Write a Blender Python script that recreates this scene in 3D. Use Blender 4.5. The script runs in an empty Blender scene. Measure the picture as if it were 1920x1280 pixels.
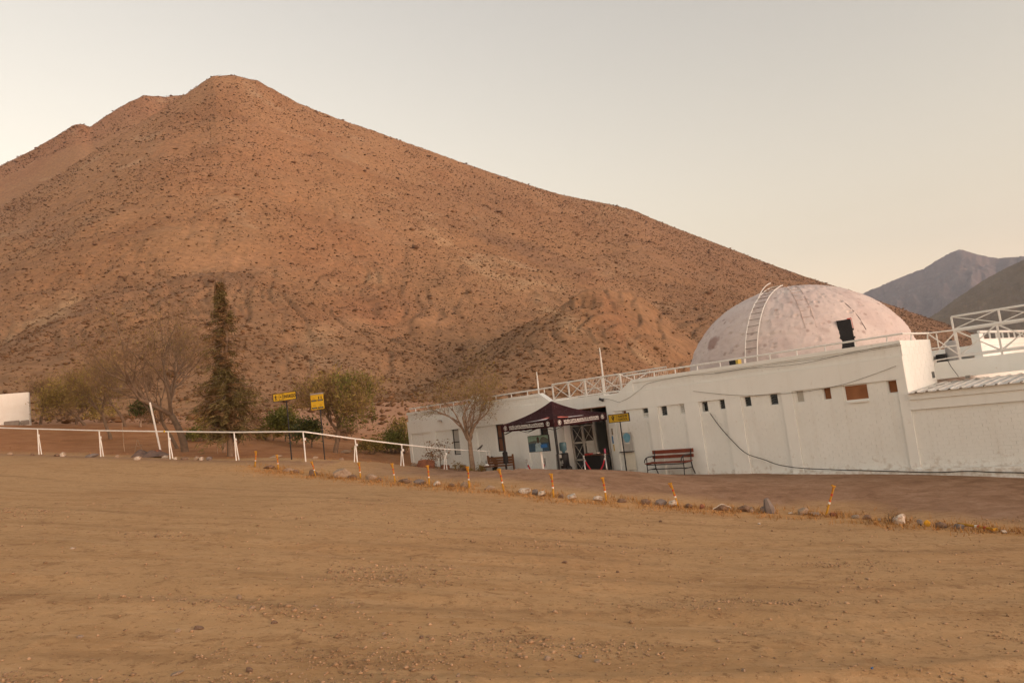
import bpy, math, random
import numpy as np
from mathutils import Vector, Matrix

random.seed(7)
rng = np.random.default_rng(11)
sc = bpy.context.scene
col = sc.collection

# ------------------------------------------------------------------ camera
FPX = 1390.0                                    # focal length in pixels of a 1920 px wide frame
ROLL, PITCH = math.radians(6.865), math.radians(5.79)
_f = np.array([0, math.cos(PITCH), math.sin(PITCH)])
_u0 = np.array([0, -math.sin(PITCH), math.cos(PITCH)])
_r0 = np.array([1.0, 0, 0])
CU = math.cos(ROLL)*_u0 + math.sin(ROLL)*_r0
CR = math.cos(ROLL)*_r0 - math.sin(ROLL)*_u0
cam_d = bpy.data.cameras.new('camera')
cam = bpy.data.objects.new('camera', cam_d)
col.objects.link(cam)
cam_d.sensor_width = 36.0
cam_d.lens = 36.0*FPX/1920
cam_d.clip_start, cam_d.clip_end = 0.05, 30000
cam.matrix_world = Matrix(((CR[0], CU[0], -_f[0], 0), (CR[1], CU[1], -_f[1], 0), (CR[2], CU[2], -_f[2], 0), (0, 0, 0, 1)))
sc.camera = cam

# ------------------------------------------------------------------ sky, sun, exposure
SUN_DIR = Vector((math.sin(math.radians(128)), math.cos(math.radians(128)), 0.0))     # horizontal direction towards the afterglow
SUN_EL = math.radians(4.5)
world = bpy.data.worlds.new('World')
sc.world = world
world.use_nodes = True
wn = world.node_tree
wn.nodes.clear()
sky = wn.nodes.new('ShaderNodeTexSky')
sky.sky_type = 'NISHITA'
sky.sun_disc = False
sky.sun_elevation = SUN_EL
sky.sun_rotation = math.atan2(SUN_DIR.x, SUN_DIR.y)
sky.air_density = 1.6
sky.dust_density = 1.0
sky.ozone_density = 1.0
hsv = wn.nodes.new('ShaderNodeHueSaturation')
hsv.inputs['Saturation'].default_value = 0.45
tint = wn.nodes.new('ShaderNodeMix')
tint.data_type = 'RGBA'
tint.blend_type = 'MULTIPLY'
tint.inputs[0].default_value = 1.0
tint.inputs[7].default_value = (1.0, 0.857, 0.79, 1)
bgn = wn.nodes.new('ShaderNodeBackground')
bgn.inputs['Strength'].default_value = 0.15
wo = wn.nodes.new('ShaderNodeOutputWorld')
wn.links.new(sky.outputs[0], hsv.inputs['Color'])
wn.links.new(hsv.outputs[0], tint.inputs[6])
wn.links.new(tint.outputs[2], bgn.inputs['Color'])
wn.links.new(bgn.outputs[0], wo.inputs['Surface'])
sun_d = bpy.data.lights.new('sun', 'SUN')
sun_d.energy = 0.085
sun_d.angle = math.radians(24)
sun_d.color = (1.0, 0.84, 0.66)
sun = bpy.data.objects.new('sun', sun_d)
col.objects.link(sun)
_sd = Vector((SUN_DIR.x*math.cos(SUN_EL), SUN_DIR.y*math.cos(SUN_EL), math.sin(SUN_EL)))
sun.rotation_euler = _sd.to_track_quat('Z', 'Y').to_euler()
sc.view_settings.view_transform = 'Standard'
sc.view_settings.look = 'None'
sc.view_settings.gamma = 1.0
sc.view_settings.exposure = 2.08
sc.render.engine = 'CYCLES'
sc.cycles.use_denoising = True
sc.cycles.max_bounces = 5
sc.cycles.diffuse_bounces = 3
sc.cycles.volume_bounces = 0
sc.cycles.use_adaptive_sampling = True
sc.cycles.adaptive_threshold = 0.02

# ------------------------------------------------------------------ helpers
def s2l(*c):
    return tuple(((v/255)/12.92 if v/255 <= 0.04045 else ((v/255+0.055)/1.055)**2.4) for v in c)

def ray(x, y):
    return _f + CR*(x-960)/FPX + CU*(640-y)/FPX

def at(x, y, d):
    """world point seen at a pixel of the photograph at a given depth in metres"""
    return ray(x, y)*d

MATS = {}
def nodes_of(m):
    m.use_nodes = True
    nt = m.node_tree
    return nt, nt.nodes, nt.links, nt.nodes['Principled BSDF']

def mat(name, c1, c2=None, scale=6.0, rough=0.85, bump=0.0, bump_scale=40.0, metallic=0.0, island=0.0, detail=6.0, spec=0.3, ramp=(0.35, 0.65)):
    """plain procedural material: two colours mixed by noise, optional bump, optional brightness change per loose piece"""
    if name in MATS: return MATS[name]
    m = bpy.data.materials.new(name)
    nt, N, L, P = nodes_of(m)
    P.inputs['Roughness'].default_value = rough
    P.inputs['Metallic'].default_value = metallic
    P.inputs['Specular IOR Level'].default_value = spec
    tc = N.new('ShaderNodeTexCoord')
    no = N.new('ShaderNodeTexNoise')
    no.inputs['Scale'].default_value = scale
    no.inputs['Detail'].default_value = detail
    L.new(tc.outputs['Object'], no.inputs['Vector'])
    cr = N.new('ShaderNodeValToRGB')
    c2 = c2 or tuple(v*0.85 for v in c1)
    cr.color_ramp.elements[0].color = (*c1, 1); cr.color_ramp.elements[0].position = ramp[0]
    cr.color_ramp.elements[1].color = (*c2, 1); cr.color_ramp.elements[1].position = ramp[1]
    L.new(no.outputs['Fac'], cr.inputs['Fac'])
    out = cr.outputs['Color']
    if island:
        ge = N.new('ShaderNodeNewGeometry')
        mr = N.new('ShaderNodeMapRange')
        mr.inputs['To Min'].default_value = 1-island; mr.inputs['To Max'].default_value = 1+island
        L.new(ge.outputs['Random Per Island'], mr.inputs['Value'])
        hs = N.new('ShaderNodeHueSaturation')
        L.new(mr.outputs['Result'], hs.inputs['Value'])
        L.new(out, hs.inputs['Color'])
        out = hs.outputs['Color']
    L.new(out, P.inputs['Base Color'])
    if bump:
        n2 = N.new('ShaderNodeTexNoise')
        n2.inputs['Scale'].default_value = bump_scale; n2.inputs['Detail'].default_value = 5
        L.new(tc.outputs['Object'], n2.inputs['Vector'])
        b = N.new('ShaderNodeBump')
        b.inputs['Strength'].default_value = bump; b.inputs['Distance'].default_value = 0.02
        L.new(n2.outputs['Fac'], b.inputs['Height'])
        L.new(b.outputs[0], P.inputs['Normal'])
    MATS[name] = m
    return m

class MB:
    """collects shapes and links them as ONE mesh object"""
    def __init__(s): s.v = []; s.f = []; s.mi = []; s.cur = 0
    def add(s, vs, fs):
        o = len(s.v)
        s.v += [tuple(map(float, p)) for p in vs]
        s.f += [tuple(i+o for i in q) for q in fs]
        s.mi += [s.cur]*len(fs)
        return s
    def box(s, x0, x1, y0, y1, z0, z1):
        if x0 > x1: x0, x1 = x1, x0
        if y0 > y1: y0, y1 = y1, y0
        if z0 > z1: z0, z1 = z1, z0
        return s.add([(x0,y0,z0),(x1,y0,z0),(x1,y1,z0),(x0,y1,z0),(x0,y0,z1),(x1,y0,z1),(x1,y1,z1),(x0,y1,z1)],
                     [(3,2,1,0),(4,5,6,7),(0,1,5,4),(1,2,6,5),(2,3,7,6),(3,0,4,7)])
    def cbox(s, x0, x1, y0, y1, z0, z1, b):
        """box with chamfered vertical and top edges"""
        pts = []
        for z, i in ((z0, 0), (z1-b, 0), (z1, b)):
            pts += [(x0+b+i,y0+i,z),(x1-b-i,y0+i,z),(x1-i,y0+b+i,z),(x1-i,y1-b-i,z),(x1-b-i,y1-i,z),(x0+b+i,y1-i,z),(x0+i,y1-b-i,z),(x0+i,y0+b+i,z)]
        fs = [tuple(range(7,-1,-1)), tuple(range(16,24))]
        for k in (0, 8):
            for j in range(8): fs.append((k+j, k+(j+1)%8, k+8+(j+1)%8, k+8+j))
        return s.add(pts, fs)
    def tube(s, pts, r, n=6, cap=True):
        pts = [Vector(p) for p in pts]
        rs = r if hasattr(r, '__len__') else [r]*len(pts)
        vs = []; fs = []
        t0 = (pts[1]-pts[0]).normalized()
        ref = Vector((0,0,1)) if abs(t0.z) < 0.9 else Vector((1,0,0))
        a = t0.cross(ref).normalized()
        for i, p in enumerate(pts):
            t = (pts[min(i+1,len(pts)-1)]-pts[max(i-1,0)])
            if t.length < 1e-9: t = t0
            t = t.normalized()
            a = (a - t*a.dot(t))
            a = a.normalized() if a.length > 1e-6 else t.orthogonal().normalized()
            b = t.cross(a)
            for k in range(n):
                w = 2*math.pi*(k+0.5)/n
                vs.append(p + (a*math.cos(w)+b*math.sin(w))*rs[i])
        for i in range(len(pts)-1):
            for k in range(n):
                fs.append((i*n+k, i*n+(k+1)%n, (i+1)*n+(k+1)%n, (i+1)*n+k))
        if cap:
            fs.append(tuple(range(n-1,-1,-1))); fs.append(tuple((len(pts)-1)*n+k for k in range(n)))
        return s.add(vs, fs)
    def bar(s, p, q, r, n=4): return s.tube([p, q], r, n)
    def lathe(s, prof, n=12, c=(0,0)):
        vs = []; fs = []
        for r, z in prof:
            for k in range(n):
                w = 2*math.pi*k/n
                vs.append((c[0]+r*math.cos(w), c[1]+r*math.sin(w), z))
        for i in range(len(prof)-1):
            for k in range(n):
                fs.append((i*n+k, i*n+(k+1)%n, (i+1)*n+(k+1)%n, (i+1)*n+k))
        fs.append(tuple(range(n-1,-1,-1))); fs.append(tuple((len(prof)-1)*n+k for k in range(n)))
        return s.add(vs, fs)
    def prism(s, poly, y0, y1):
        """polygon in x,z pushed from y0 to y1"""
        n = len(poly)
        vs = [(x,y0,z) for x,z in poly]+[(x,y1,z) for x,z in poly]
        fs = [tuple(range(n)), tuple(range(2*n-1,n-1,-1))]
        for i in range(n): fs.append((i, i+n, (i+1)%n+n, (i+1)%n))
        return s.add(vs, fs)
    def build(s, name, m, parent=None, smooth=False):
        me = bpy.data.meshes.new(name)
        me.from_pydata(s.v, [], s.f)
        ms = m if isinstance(m, (list, tuple)) else [m]
        for q in ms: me.materials.append(q)
        if len(ms) > 1: me.polygons.foreach_set('material_index', s.mi)
        if smooth: me.polygons.foreach_set('use_smooth', [True]*len(me.polygons))
        me.update()
        o = bpy.data.objects.new(name, me)
        col.objects.link(o)
        o.parent = parent
        return o

def np_mesh(name, V, Fq, m, parent=None, smooth=False, nside=None):
    """fast mesh from numpy arrays; all faces have the same side count"""
    me = bpy.data.meshes.new(name)
    V = np.ascontiguousarray(V, dtype=np.float32); Fq = np.ascontiguousarray(Fq, dtype=np.int32)
    k = Fq.shape[1]
    me.vertices.add(len(V)); me.vertices.foreach_set('co', V.ravel())
    me.loops.add(Fq.size); me.loops.foreach_set('vertex_index', Fq.ravel())
    me.polygons.add(len(Fq)); me.polygons.foreach_set('loop_start', np.arange(0, Fq.size, k, dtype=np.int32))
    if smooth: me.polygons.foreach_set('use_smooth', np.ones(len(Fq), dtype=bool))
    me.update(calc_edges=True)
    me.validate()
    me.materials.append(m)
    o = bpy.data.objects.new(name, me); col.objects.link(o); o.parent = parent
    return o

def tag(o, label=None, cat=None, group=None, kind=None):
    if label: o['label'] = label
    if cat: o['category'] = cat
    if group: o['group'] = group
    if kind: o['kind'] = kind
    return o

def thing(name, label, cat, loc=(0,0,0), rotz=0.0, group=None):
    o = bpy.data.objects.new(name, None)
    o.empty_display_size = 0.2
    col.objects.link(o)
    o.location = tuple(float(v) for v in loc); o.rotation_euler = (0, 0, rotz)
    return tag(o, label, cat, group)

def copy_tree(o, parent=None):
    c = o.copy(); col.objects.link(c); c.parent = parent
    for ch in list(o.children): copy_tree(ch, c)
    return c

def text_mesh(s, size, extrude=0.002):
    cu = bpy.data.curves.new('lettering', 'FONT')
    cu.body = s; cu.size = size; cu.extrude = extrude; cu.align_x = 'CENTER'; cu.align_y = 'CENTER'
    cu.resolution_u = 2; cu.offset = 0.018
    ob = bpy.data.objects.new('lettering', cu); col.objects.link(ob)
    dg = bpy.context.evaluated_depsgraph_get(); dg.update()
    me = bpy.data.meshes.new_from_object(ob.evaluated_get(dg))
    bpy.data.objects.remove(ob); bpy.data.curves.remove(cu)
    return me

def lettering(s, m, parent, width, height, loc, rx=math.pi/2, rz=0.0, bold=0.0):
    """flat lettering standing in the x,z plane, squeezed to a width and height"""
    me = text_mesh(s, 1.0)
    co = np.empty(len(me.vertices)*3, dtype=np.float32); me.vertices.foreach_get('co', co); co = co.reshape(-1,3)
    lo, hi = co.min(0), co.max(0)
    co[:,0] = (co[:,0]-(lo[0]+hi[0])/2)/(hi[0]-lo[0])*width
    co[:,1] = (co[:,1]-(lo[1]+hi[1])/2)/(hi[1]-lo[1])*height
    me.vertices.foreach_set('co', co.ravel()); me.update()
    me.materials.clear(); me.materials.append(m)
    o = bpy.data.objects.new('lettering', me); col.objects.link(o); o.parent = parent
    o.location = loc; o.rotation_euler = (rx, 0, rz)
    return o

# gradient noise on numpy arrays
_perm = np.random.default_rng(3).permutation(512).astype(np.int64)
_ang = np.random.default_rng(4).random(512)*2*np.pi
def _h(ix, iy): return _perm[(_perm[ix & 511] + iy) & 511]
def pnoise(x, y):
    x = np.asarray(x, float); y = np.asarray(y, float)
    ix = np.floor(x).astype(np.int64); iy = np.floor(y).astype(np.int64)
    fx, fy = x-ix, y-iy
    ux = fx*fx*fx*(fx*(fx*6-15)+10); uy = fy*fy*fy*(fy*(fy*6-15)+10)
    def g(i, j, dx, dy):
        a = _ang[_h(i, j)]; return np.cos(a)*dx+np.sin(a)*dy
    n0 = g(ix,iy,fx,fy)*(1-ux)+g(ix+1,iy,fx-1,fy)*ux
    n1 = g(ix,iy+1,fx,fy-1)*(1-ux)+g(ix+1,iy+1,fx-1,fy-1)*ux
    return (n0*(1-uy)+n1*uy)*1.5
def fbm(x, y, oct=4, gain=0.5):
    s = 0; a = 1.0
    for o in range(oct):
        s = s + a*pnoise(x*2**o+17.3*o, y*2**o-9.1*o); a *= gain
    return s
def sstep(a, b, x):
    t = np.clip((x-a)/(b-a), 0, 1); return t*t*(3-2*t)

# ------------------------------------------------------------------ wall frame of the building
AZ = math.radians(-45.02)
UD = np.array([math.sin(AZ), math.cos(AZ), 0]); VD = np.array([-UD[1], UD[0], 0])
if VD[1] > 0: VD = -VD
WO = at(1690, 711, 19.3); WO = np.array([WO[0], WO[1], 0.0])
BASE = -2.62
def wp(u, v, w): return WO + UD*u + VD*v + np.array([0, 0, w])
WALL_ROT = math.atan2(-UD[1], -UD[0])       # local x runs right along the wall, local y into the building

# ------------------------------------------------------------------ terrain
STAKES = [(478,876,24.0),(522,881,23.6),(592,893,22.5),(676,896,21.3),(741,905,20.2),(805,909,19.2),(880,916,18.4),(945,922,17.6),(1038,931,16.6),(1137,939,16.3),(1272,950,16.0),(1549,966,15.0)]
FENCE = [(-60,848,30.0),(73,852,29.0),(189,856,28.0),(319,860,27.0),(443,863,26.0),(573,862,25.0),(670,866,26.5),(757,873,28.0),(838,879,29.3),(915,882,30.0)]
ctrl = [at(*c) for c in STAKES] + [at(*c) for c in FENCE]
ctrl += [at(*c) for c in [(1850,992,12.2),(1741,986,12.9),(76,797,42),(208,823,36),(347,847,31),(264,800,40),(432,856,28.5),(536,828,38),(625,847,33),(728,838,42),(20,797,40),
                          (772,868,34.3),(1250,888,24.4),(1000,884,23),(1100,881,22),(1180,880,21.5),(1240,890,21.2)]]
ctrl += [wp(3.1,0,-2.57), wp(-.1,0,-2.68), wp(-2.4,0,-2.81), wp(-5,0,-2.95), wp(6,0.3,-2.5), wp(8.6,1,-2.42), wp(9.6,2.4,-2.48), wp(11,1.0,-2.5), wp(12.5,1.8,-2.42), wp(14,1.0,-2.2), wp(16.5,1.0,-1.95), wp(19,1.0,-1.7), wp(5,-14,-2.6), wp(-4,-12,-3.0), wp(15,-14,-2.2), wp(-9,-4,-3.2), wp(22,-12,-1.6)]
ctrl += [np.array(c) for c in [(26,12,-3.3),(26,24,-3.4),(24,40,-3.2),(8,46,-2.4),(-4,46,-1.2)]]
_pl = np.array([at(*c) for c in STAKES] + [at(*c) for c in FENCE[1:6]])
_ab = np.linalg.lstsq(_pl[:,:2], _pl[:,2]+1.6, rcond=None)[0]
for x, y in [(0,0),(0,-6),(-20,-6),(20,-6),(-14,6),(-6,9),(3,8),(10,4),(16,4),(24,8),(-26,14),(-4,15),(-30,28)]:
    ctrl.append(np.array([x, y, -1.6+_ab[0]*x*(0.75 if x > 5 else 1)+_ab[1]*max(y,0)]))
ctrl = np.array(ctrl)
def _tps(r2): return np.where(r2 > 1e-9, r2*np.log(np.maximum(r2, 1e-12)), 0)
_n = len(ctrl)
_K = _tps(((ctrl[:,None,:2]-ctrl[None,:,:2])**2).sum(-1)) + np.eye(_n)*3.0
_Pm = np.c_[np.ones(_n), ctrl[:,:2]]
_A = np.block([[_K, _Pm],[_Pm.T, np.zeros((3,3))]])
_w = np.linalg.solve(_A, np.r_[ctrl[:,2], 0,0,0])
def near_h(x, y):
    xx = np.clip(x, -34, 26); yy = np.clip(y, -6, 46)
    shp = xx.shape; xx = xx.ravel(); yy = yy.ravel(); out = np.empty(len(xx))
    for i in range(0, len(xx), 20000):
        a = xx[i:i+20000]; b = yy[i:i+20000]
        r2 = (a[:,None]-ctrl[None,:,0])**2+(b[:,None]-ctrl[None,:,1])**2
        out[i:i+20000] = _tps(r2)@_w[:_n]+_w[_n]+_w[_n+1]*a+_w[_n+2]*b
    return out.reshape(shp)

def crest(pts):
    """pixels with ground distances -> crest azimuth, distance, height"""
    P = []
    for x, y, D in pts:
        r = ray(x, y); h = math.hypot(r[0], r[1]); P.append((math.atan2(r[0], r[1]), D, r[2]/h*D))
    P = np.array(P); return P[P[:,0].argsort()]
MAIN = crest([(-500,590,640),(-250,500,660),(0,388,690),(100,332,700),(200,268,715),(300,206,730),(342,180,742),(375,158,748),(400,141,750),(440,141,752),(482,150,755),(560,193,765),(620,217,770),(700,245,780),(800,280,800),(930,326,830),(1050,364,860),(1130,380,880),(1185,393,890),(1250,420,905),(1330,451,930),(1400,478,950),(1470,504,975),(1600,547,1010),(1680,575,1040),(1770,606,1070),(1920,655,1120),(2200,735,1200),(2700,800,1300)])
BACK = crest([(-500,440,1000),(-250,400,1010),(0,310,1020),(60,281,1020),(110,252,1025),(140,233,1030),(155,232,1030),(168,238,1030),(200,216,1040),(235,194,1045),(270,178,1050),(310,181,1055),(345,177,1060),(420,200,1070),(500,260,1080),(700,400,1100),(1000,650,1100),(2700,850,1100)])
FOOTL = crest([(-500,760,230),(-250,710,240),(0,640,255),(60,606,262),(119,577,270),(198,549,285),(280,533,300),(356,521,310),(475,505,325),(560,522,330),(640,556,325),(720,600,310),(800,648,290),(900,705,270),(1000,770,250),(2700,900,250)])
FOOTR = crest([(-500,900,190),(600,830,190),(700,780,200),(800,728,210),(900,668,222),(980,606,236),(1049,562,250),(1100,545,262),(1150,537,275),(1190,548,285),(1240,585,290),(1300,640,290),(1370,700,280),(1500,760,270),(2700,860,260)])
def layer(P, az, r, foot_r, foot_z, ex, back):
    D = np.interp(az, P[:,0], P[:,1]); Z = np.interp(az, P[:,0], P[:,2])
    t = (r-foot_r)/(D-foot_r)
    # below the crest the ridges spread out: use a crest line smoothed along the slope and bent sideways
    gz_ = np.linspace(-1.2, 1.2, 481); zz = np.interp(gz_, P[:,0], P[:,2])
    kn = np.exp(-(np.arange(-60, 61)*0.005/0.11)**2); kn /= kn.sum()
    zs = np.convolve(np.pad(zz, 60, mode='edge'), kn, 'valid')
    tt = np.clip(t, 0, 1)
    Zf = np.interp(az+0.10*(1-tt), gz_, zs)*(1-tt**2.2)+Z*tt**2.2
    Zf = np.where(r <= D, Zf, Z)
    front = foot_z + (Zf-foot_z)*np.clip(t, 0, None)**ex
    return np.where(r <= D, front, Z-(r-D)*back)
def smax(a, b, k):
    h = np.clip(0.5+0.5*(a-b)/k, 0, 1); return b*(1-h)+a*h+k*h*(1-h)
def far_h(x, y):
    r = np.hypot(x, y); az = np.arctan2(x, y)
    valley = np.where(az < -0.2, 3.0, 3.0-5.5*sstep(-0.25, 0.3, az)) + np.clip(r-100, 0, 300)*0.01
    v0 = valley-np.clip(r-100, 0, 300)*0.01-1.5
    m = layer(MAIN, az, r, 190, v0, 1.22, 0.45)
    b = layer(BACK, az, r, 300, v0, 1.3, 0.4)
    fl = layer(FOOTL, az, r, 95, v0, 1.12, 0.35)
    fr = layer(FOOTR, az, r, 95, v0, 1.1, 0.4)
    h = smax(m, b, 3.0)
    h = smax(h, fl, 4.0); h = smax(h, fr, 3.0)
    h = smax(h, valley, 4.0)
    # gullies run down the slope: noise stretched along the fall line
    k = sstep(110, 260, r)*(1-0.85*sstep(0.86, 1.0, r/np.interp(az, MAIN[:,0], MAIN[:,1])))
    warp = fbm(x*0.006, y*0.006, 3)*0.05
    g = fbm((az+warp*2.2)*17, r*0.006+3.1, 4, 0.55)
    rid = 1-np.abs(g)*1.6
    nearf = 1-sstep(300, 520, r)
    h = h + k*(-np.clip(rid-0.5, 0, 1)*(1.8+1.6*nearf) + fbm(x*0.02, y*0.02, 4)*2.4 + fbm(x*0.11, y*0.11, 3)*0.45)
    return h
def ground_h(x, y, fine=True):
    x = np.asarray(x, float); y = np.asarray(y, float)
    r = np.hypot(x, y)
    n = near_h(x, y)
    f = np.where(y > 0, far_h(x, np.abs(y)), 0)
    w = sstep(46, 100, r)
    # ground that the photograph cannot show: keep falling away gently behind the camera
    n2 = n - sstep(30, 100, r)*0.5*(y < 0)
    h = np.where(y > 5, n*(1-w)+f*w, np.where(y < -5, n2, n2*(5-y)/10+(n*(1-w)+f*w)*(y+5)/10))
    if fine:
        a = 1-sstep(60, 100, r)
        h = h + a*(fbm(x*0.3, y*0.3, 2)*0.02 + fbm(x*1.9, y*1.9, 2)*0.004 + np.clip(fbm(x*5.5, y*5.5, 2)-0.1, 0, 1)*0.014*(1-sstep(7, 16, r))*np.clip(0.5+1.5*fbm(x*0.4+7, y*0.4, 2), 0, 1))
        # sand heaped in front of the entrance
        sp = (np.stack([x, y], -1)-wp(9.2, 4.6, 0)[:2])
        su = sp@UD[:2]; sv = sp@VD[:2]
        m = np.exp(-(su/3.6)**2-((sv-1.2)/1.9)**2)
        h = h + m*(0.06+0.05*fbm(x*1.3, y*1.3, 3))
        # rough vehicle ruts across the lot, near the camera
        for (px, py, dx, dy, wd, dp) in RUTS:
            d = (x-px)*(-dy)+(y-py)*dx + 0.25*np.sin(((x-px)*dx+(y-py)*dy)*0.35+px)
            ln = (x-px)*dx+(y-py)*dy
            fall = np.exp(-(ln/6.0)**2)
            h = h + fall*dp*(-np.exp(-(d/wd)**2)+0.7*np.exp(-((np.abs(d)-wd*1.9)/(wd*0.8))**2))*(0.6+0.7*pnoise(x*0.9, y*0.9))
    return h
RUTS = [(1.2,4.9,0.98,0.2,0.16,0.045),(-2.0,6.6,0.99,-0.12,0.22,0.035),(2.5,4.1,0.97,0.26,0.18,0.06),(4.5,7.5,1.0,0.03,0.3,0.025),(-1.0,8.8,0.98,-0.18,0.3,0.03),(1.0,11.5,0.99,-0.1,0.35,0.025)]
def gz(x, y): return float(ground_h(np.array([x]), np.array([y]))[0])
def on_ground(x, y, d):
    p = at(x, y, d); return np.array([p[0], p[1], gz(p[0], p[1])])

STAKE_LINE = np.array([at(*c)[:2] for c in STAKES]+[at(1741,986,12.9)[:2], at(1850,992,12.2)[:2], at(2100,1020,11)[:2]])
FENCE_LINE = np.array([at(*c)[:2] for c in FENCE])
def seg_dist(x, y, line):
    """distance to a polyline and side (>0 is the far side)"""
    best = np.full(x.shape, 1e9); side = np.zeros(x.shape)
    for (a, b) in zip(line[:-1], line[1:]):
        d = b-a; L2 = d@d
        t = np.clip(((x-a[0])*d[0]+(y-a[1])*d[1])/L2, 0, 1)
        ex, ey = x-a[0]-t*d[0], y-a[1]-t*d[1]
        q = np.hypot(ex, ey); c = d[0]*ey-d[1]*ex
        m = q < best; best = np.where(m, q, best); side = np.where(m, np.sign(c), side)
    return best, side

# ground material: zones come from what the soil is (dust, dry grass, red earth, sand), not from light
def ground_material():
    m = bpy.data.materials.new('bare_earth')
    nt, N, L, P = nodes_of(m)
    P.inputs['Roughness'].default_value = 0.95; P.inputs['Specular IOR Level'].default_value = 0.15
    tc = N.new('ShaderNodeTexCoord')
    at_ = N.new('ShaderNodeAttribute'); at_.attribute_name = 'soil'
    sep = N.new('ShaderNodeSeparateColor'); L.new(at_.outputs['Color'], sep.inputs[0])
    def noise(scale, detail=6, dist=0.0, rough=0.6):
        n = N.new('ShaderNodeTexNoise'); n.inputs['Scale'].default_value = scale; n.inputs['Detail'].default_value = detail
        n.inputs['Distortion'].default_value = dist; n.inputs['Roughness'].default_value = rough
        L.new(tc.outputs['Object'], n.inputs['Vector']); return n.outputs['Fac']
    def ramp(fac, stops):
        c = N.new('ShaderNodeValToRGB'); e = c.color_ramp.elements
        e[0].position, e[0].color = stops[0][0], (*stops[0][1], 1)
        e[1].position, e[1].color = stops[-1][0], (*stops[-1][1], 1)
        for p, k in stops[1:-1]:
            q = e.new(p); q.color = (*k, 1)
        L.new(fac, c.inputs['Fac']); return c.outputs['Color']
    def mix(fac, a, b, mode='MIX'):
        x = N.new('ShaderNodeMix'); x.data_type = 'RGBA'; x.blend_type = mode
        if isinstance(fac, float): x.inputs[0].default_value = fac
        else: L.new(fac, x.inputs[0])
        for i, v in ((6, a), (7, b)):
            if isinstance(v, tuple): x.inputs[i].default_value = (*v, 1)
            else: L.new(v, x.inputs[i])
        return x.outputs[2]
    def math_(op, a, b):
        x = N.new('ShaderNodeMath'); x.operation = op; x.use_clamp = True
        for i, v in ((0, a), (1, b)):
            if isinstance(v, float): x.inputs[i].default_value = v
            else: L.new(v, x.inputs[i])
        return x.outputs[0]
    mp = N.new('ShaderNodeMapping'); mp.inputs['Scale'].default_value = (0.45, 1.8, 1.0); mp.inputs['Rotation'].default_value = (0, 0, 0.1)
    L.new(tc.outputs['Object'], mp.inputs['Vector'])
    def snoise(scale, detail, rough):
        sn = N.new('ShaderNodeTexNoise'); sn.inputs['Scale'].default_value = scale; sn.inputs['Detail'].default_value = detail; sn.inputs['Roughness'].default_value = rough
        L.new(mp.outputs[0], sn.inputs['Vector']); return sn.outputs['Fac']
    k = lambda v: (v, v, v)
    dust = ramp(noise(0.2, 8, 0.6), [(0.3, LOT_A), (0.5, LOT_B), (0.7, LOT_C)])
    dust = mix(ramp(snoise(0.9, 12, 0.75), [(0.5, k(0)), (0.6, k(0.5))]), dust, LOT_D)
    dust = mix(ramp(snoise(2.8, 12, 0.8), [(0.52, k(0)), (0.6, k(0.55))]), dust, (0.53,0.345,0.185))
    dust = mix(ramp(noise(3.0, 14, 0.5, 0.82), [(0.53, k(0)), (0.60, k(0.75))]), dust, (0.285,0.160,0.075))
    dust = mix(ramp(noise(11.0, 8, 0.3, 0.8), [(0.55, k(0)), (0.62, k(0.85))]), dust, (0.23,0.125,0.058))
    dust = mix(ramp(noise(19.0, 5, 0.0, 0.8), [(0.60, k(0)), (0.66, k(0.9))]), dust, LOT_E)
    tk = N.new('ShaderNodeAttribute'); tk.attribute_name = 'track'
    tkm = math_('MULTIPLY', tk.outputs['Fac'], ramp(noise(4.0, 8, 0.2, 0.7), [(0.4, k(0.15)), (0.6, k(1))]))
    dust = mix(tkm, dust, (0.26,0.15,0.072))
    straw = ramp(noise(5.0, 8), [(0.3, (0.38,0.18,0.06)), (0.55, (0.54,0.29,0.11)), (0.75, (0.44,0.25,0.12))])
    red = ramp(noise(1.1, 8), [(0.3, (0.27,0.12,0.05)), (0.55, (0.37,0.172,0.075)), (0.75, (0.40,0.22,0.11))])
    sand = ramp(noise(1.4, 12, 0.4, 0.75), [(0.36, (0.21,0.115,0.065)), (0.5, (0.30,0.175,0.105)), (0.64, (0.36,0.225,0.145))])
    sand = mix(ramp(noise(6.0, 10, 0.2, 0.8), [(0.54, k(0)), (0.62, k(0.7))]), sand, (0.20,0.108,0.06))
    c = mix(sep.outputs[2], dust, red)
    c = mix(sep.outputs[1], c, sand)
    ragged = math_('MULTIPLY', sep.outputs[0], ramp(noise(3.0, 7), [(0.38, (0.25,0.25,0.25)), (0.6, (1,1,1))]))
    c = mix(ragged, c, straw)
    hillc = ramp(noise(0.05, 7, 0.8), [(0.3, (0.34,0.18,0.10)), (0.5, (0.40,0.22,0.13)), (0.7, (0.37,0.20,0.115))])
    c = mix(at_.outputs['Alpha'], c, hillc)
    L.new(c, P.inputs['Base Color'])
    b1 = N.new('ShaderNodeBump'); b1.inputs['Strength'].default_value = 0.55; b1.inputs['Distance'].default_value = 0.05
    L.new(noise(7.0, 8, 0.2, 0.7), b1.inputs['Height'])
    b2 = N.new('ShaderNodeBump'); b2.inputs['Strength'].default_value = 0.5; b2.inputs['Distance'].default_value = 0.012
    L.new(noise(60.0, 5, 0.0, 0.7), b2.inputs['Height']); L.new(b1.outputs[0], b2.inputs['Normal'])
    L.new(b2.outputs[0], P.inputs['Normal'])
    return m
LOT_A, LOT_B, LOT_C, LOT_D, LOT_E = (0.415,0.252,0.120), (0.47,0.290,0.142), (0.425,0.242,0.112), (0.34,0.190,0.082), (0.53,0.345,0.185)

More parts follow.
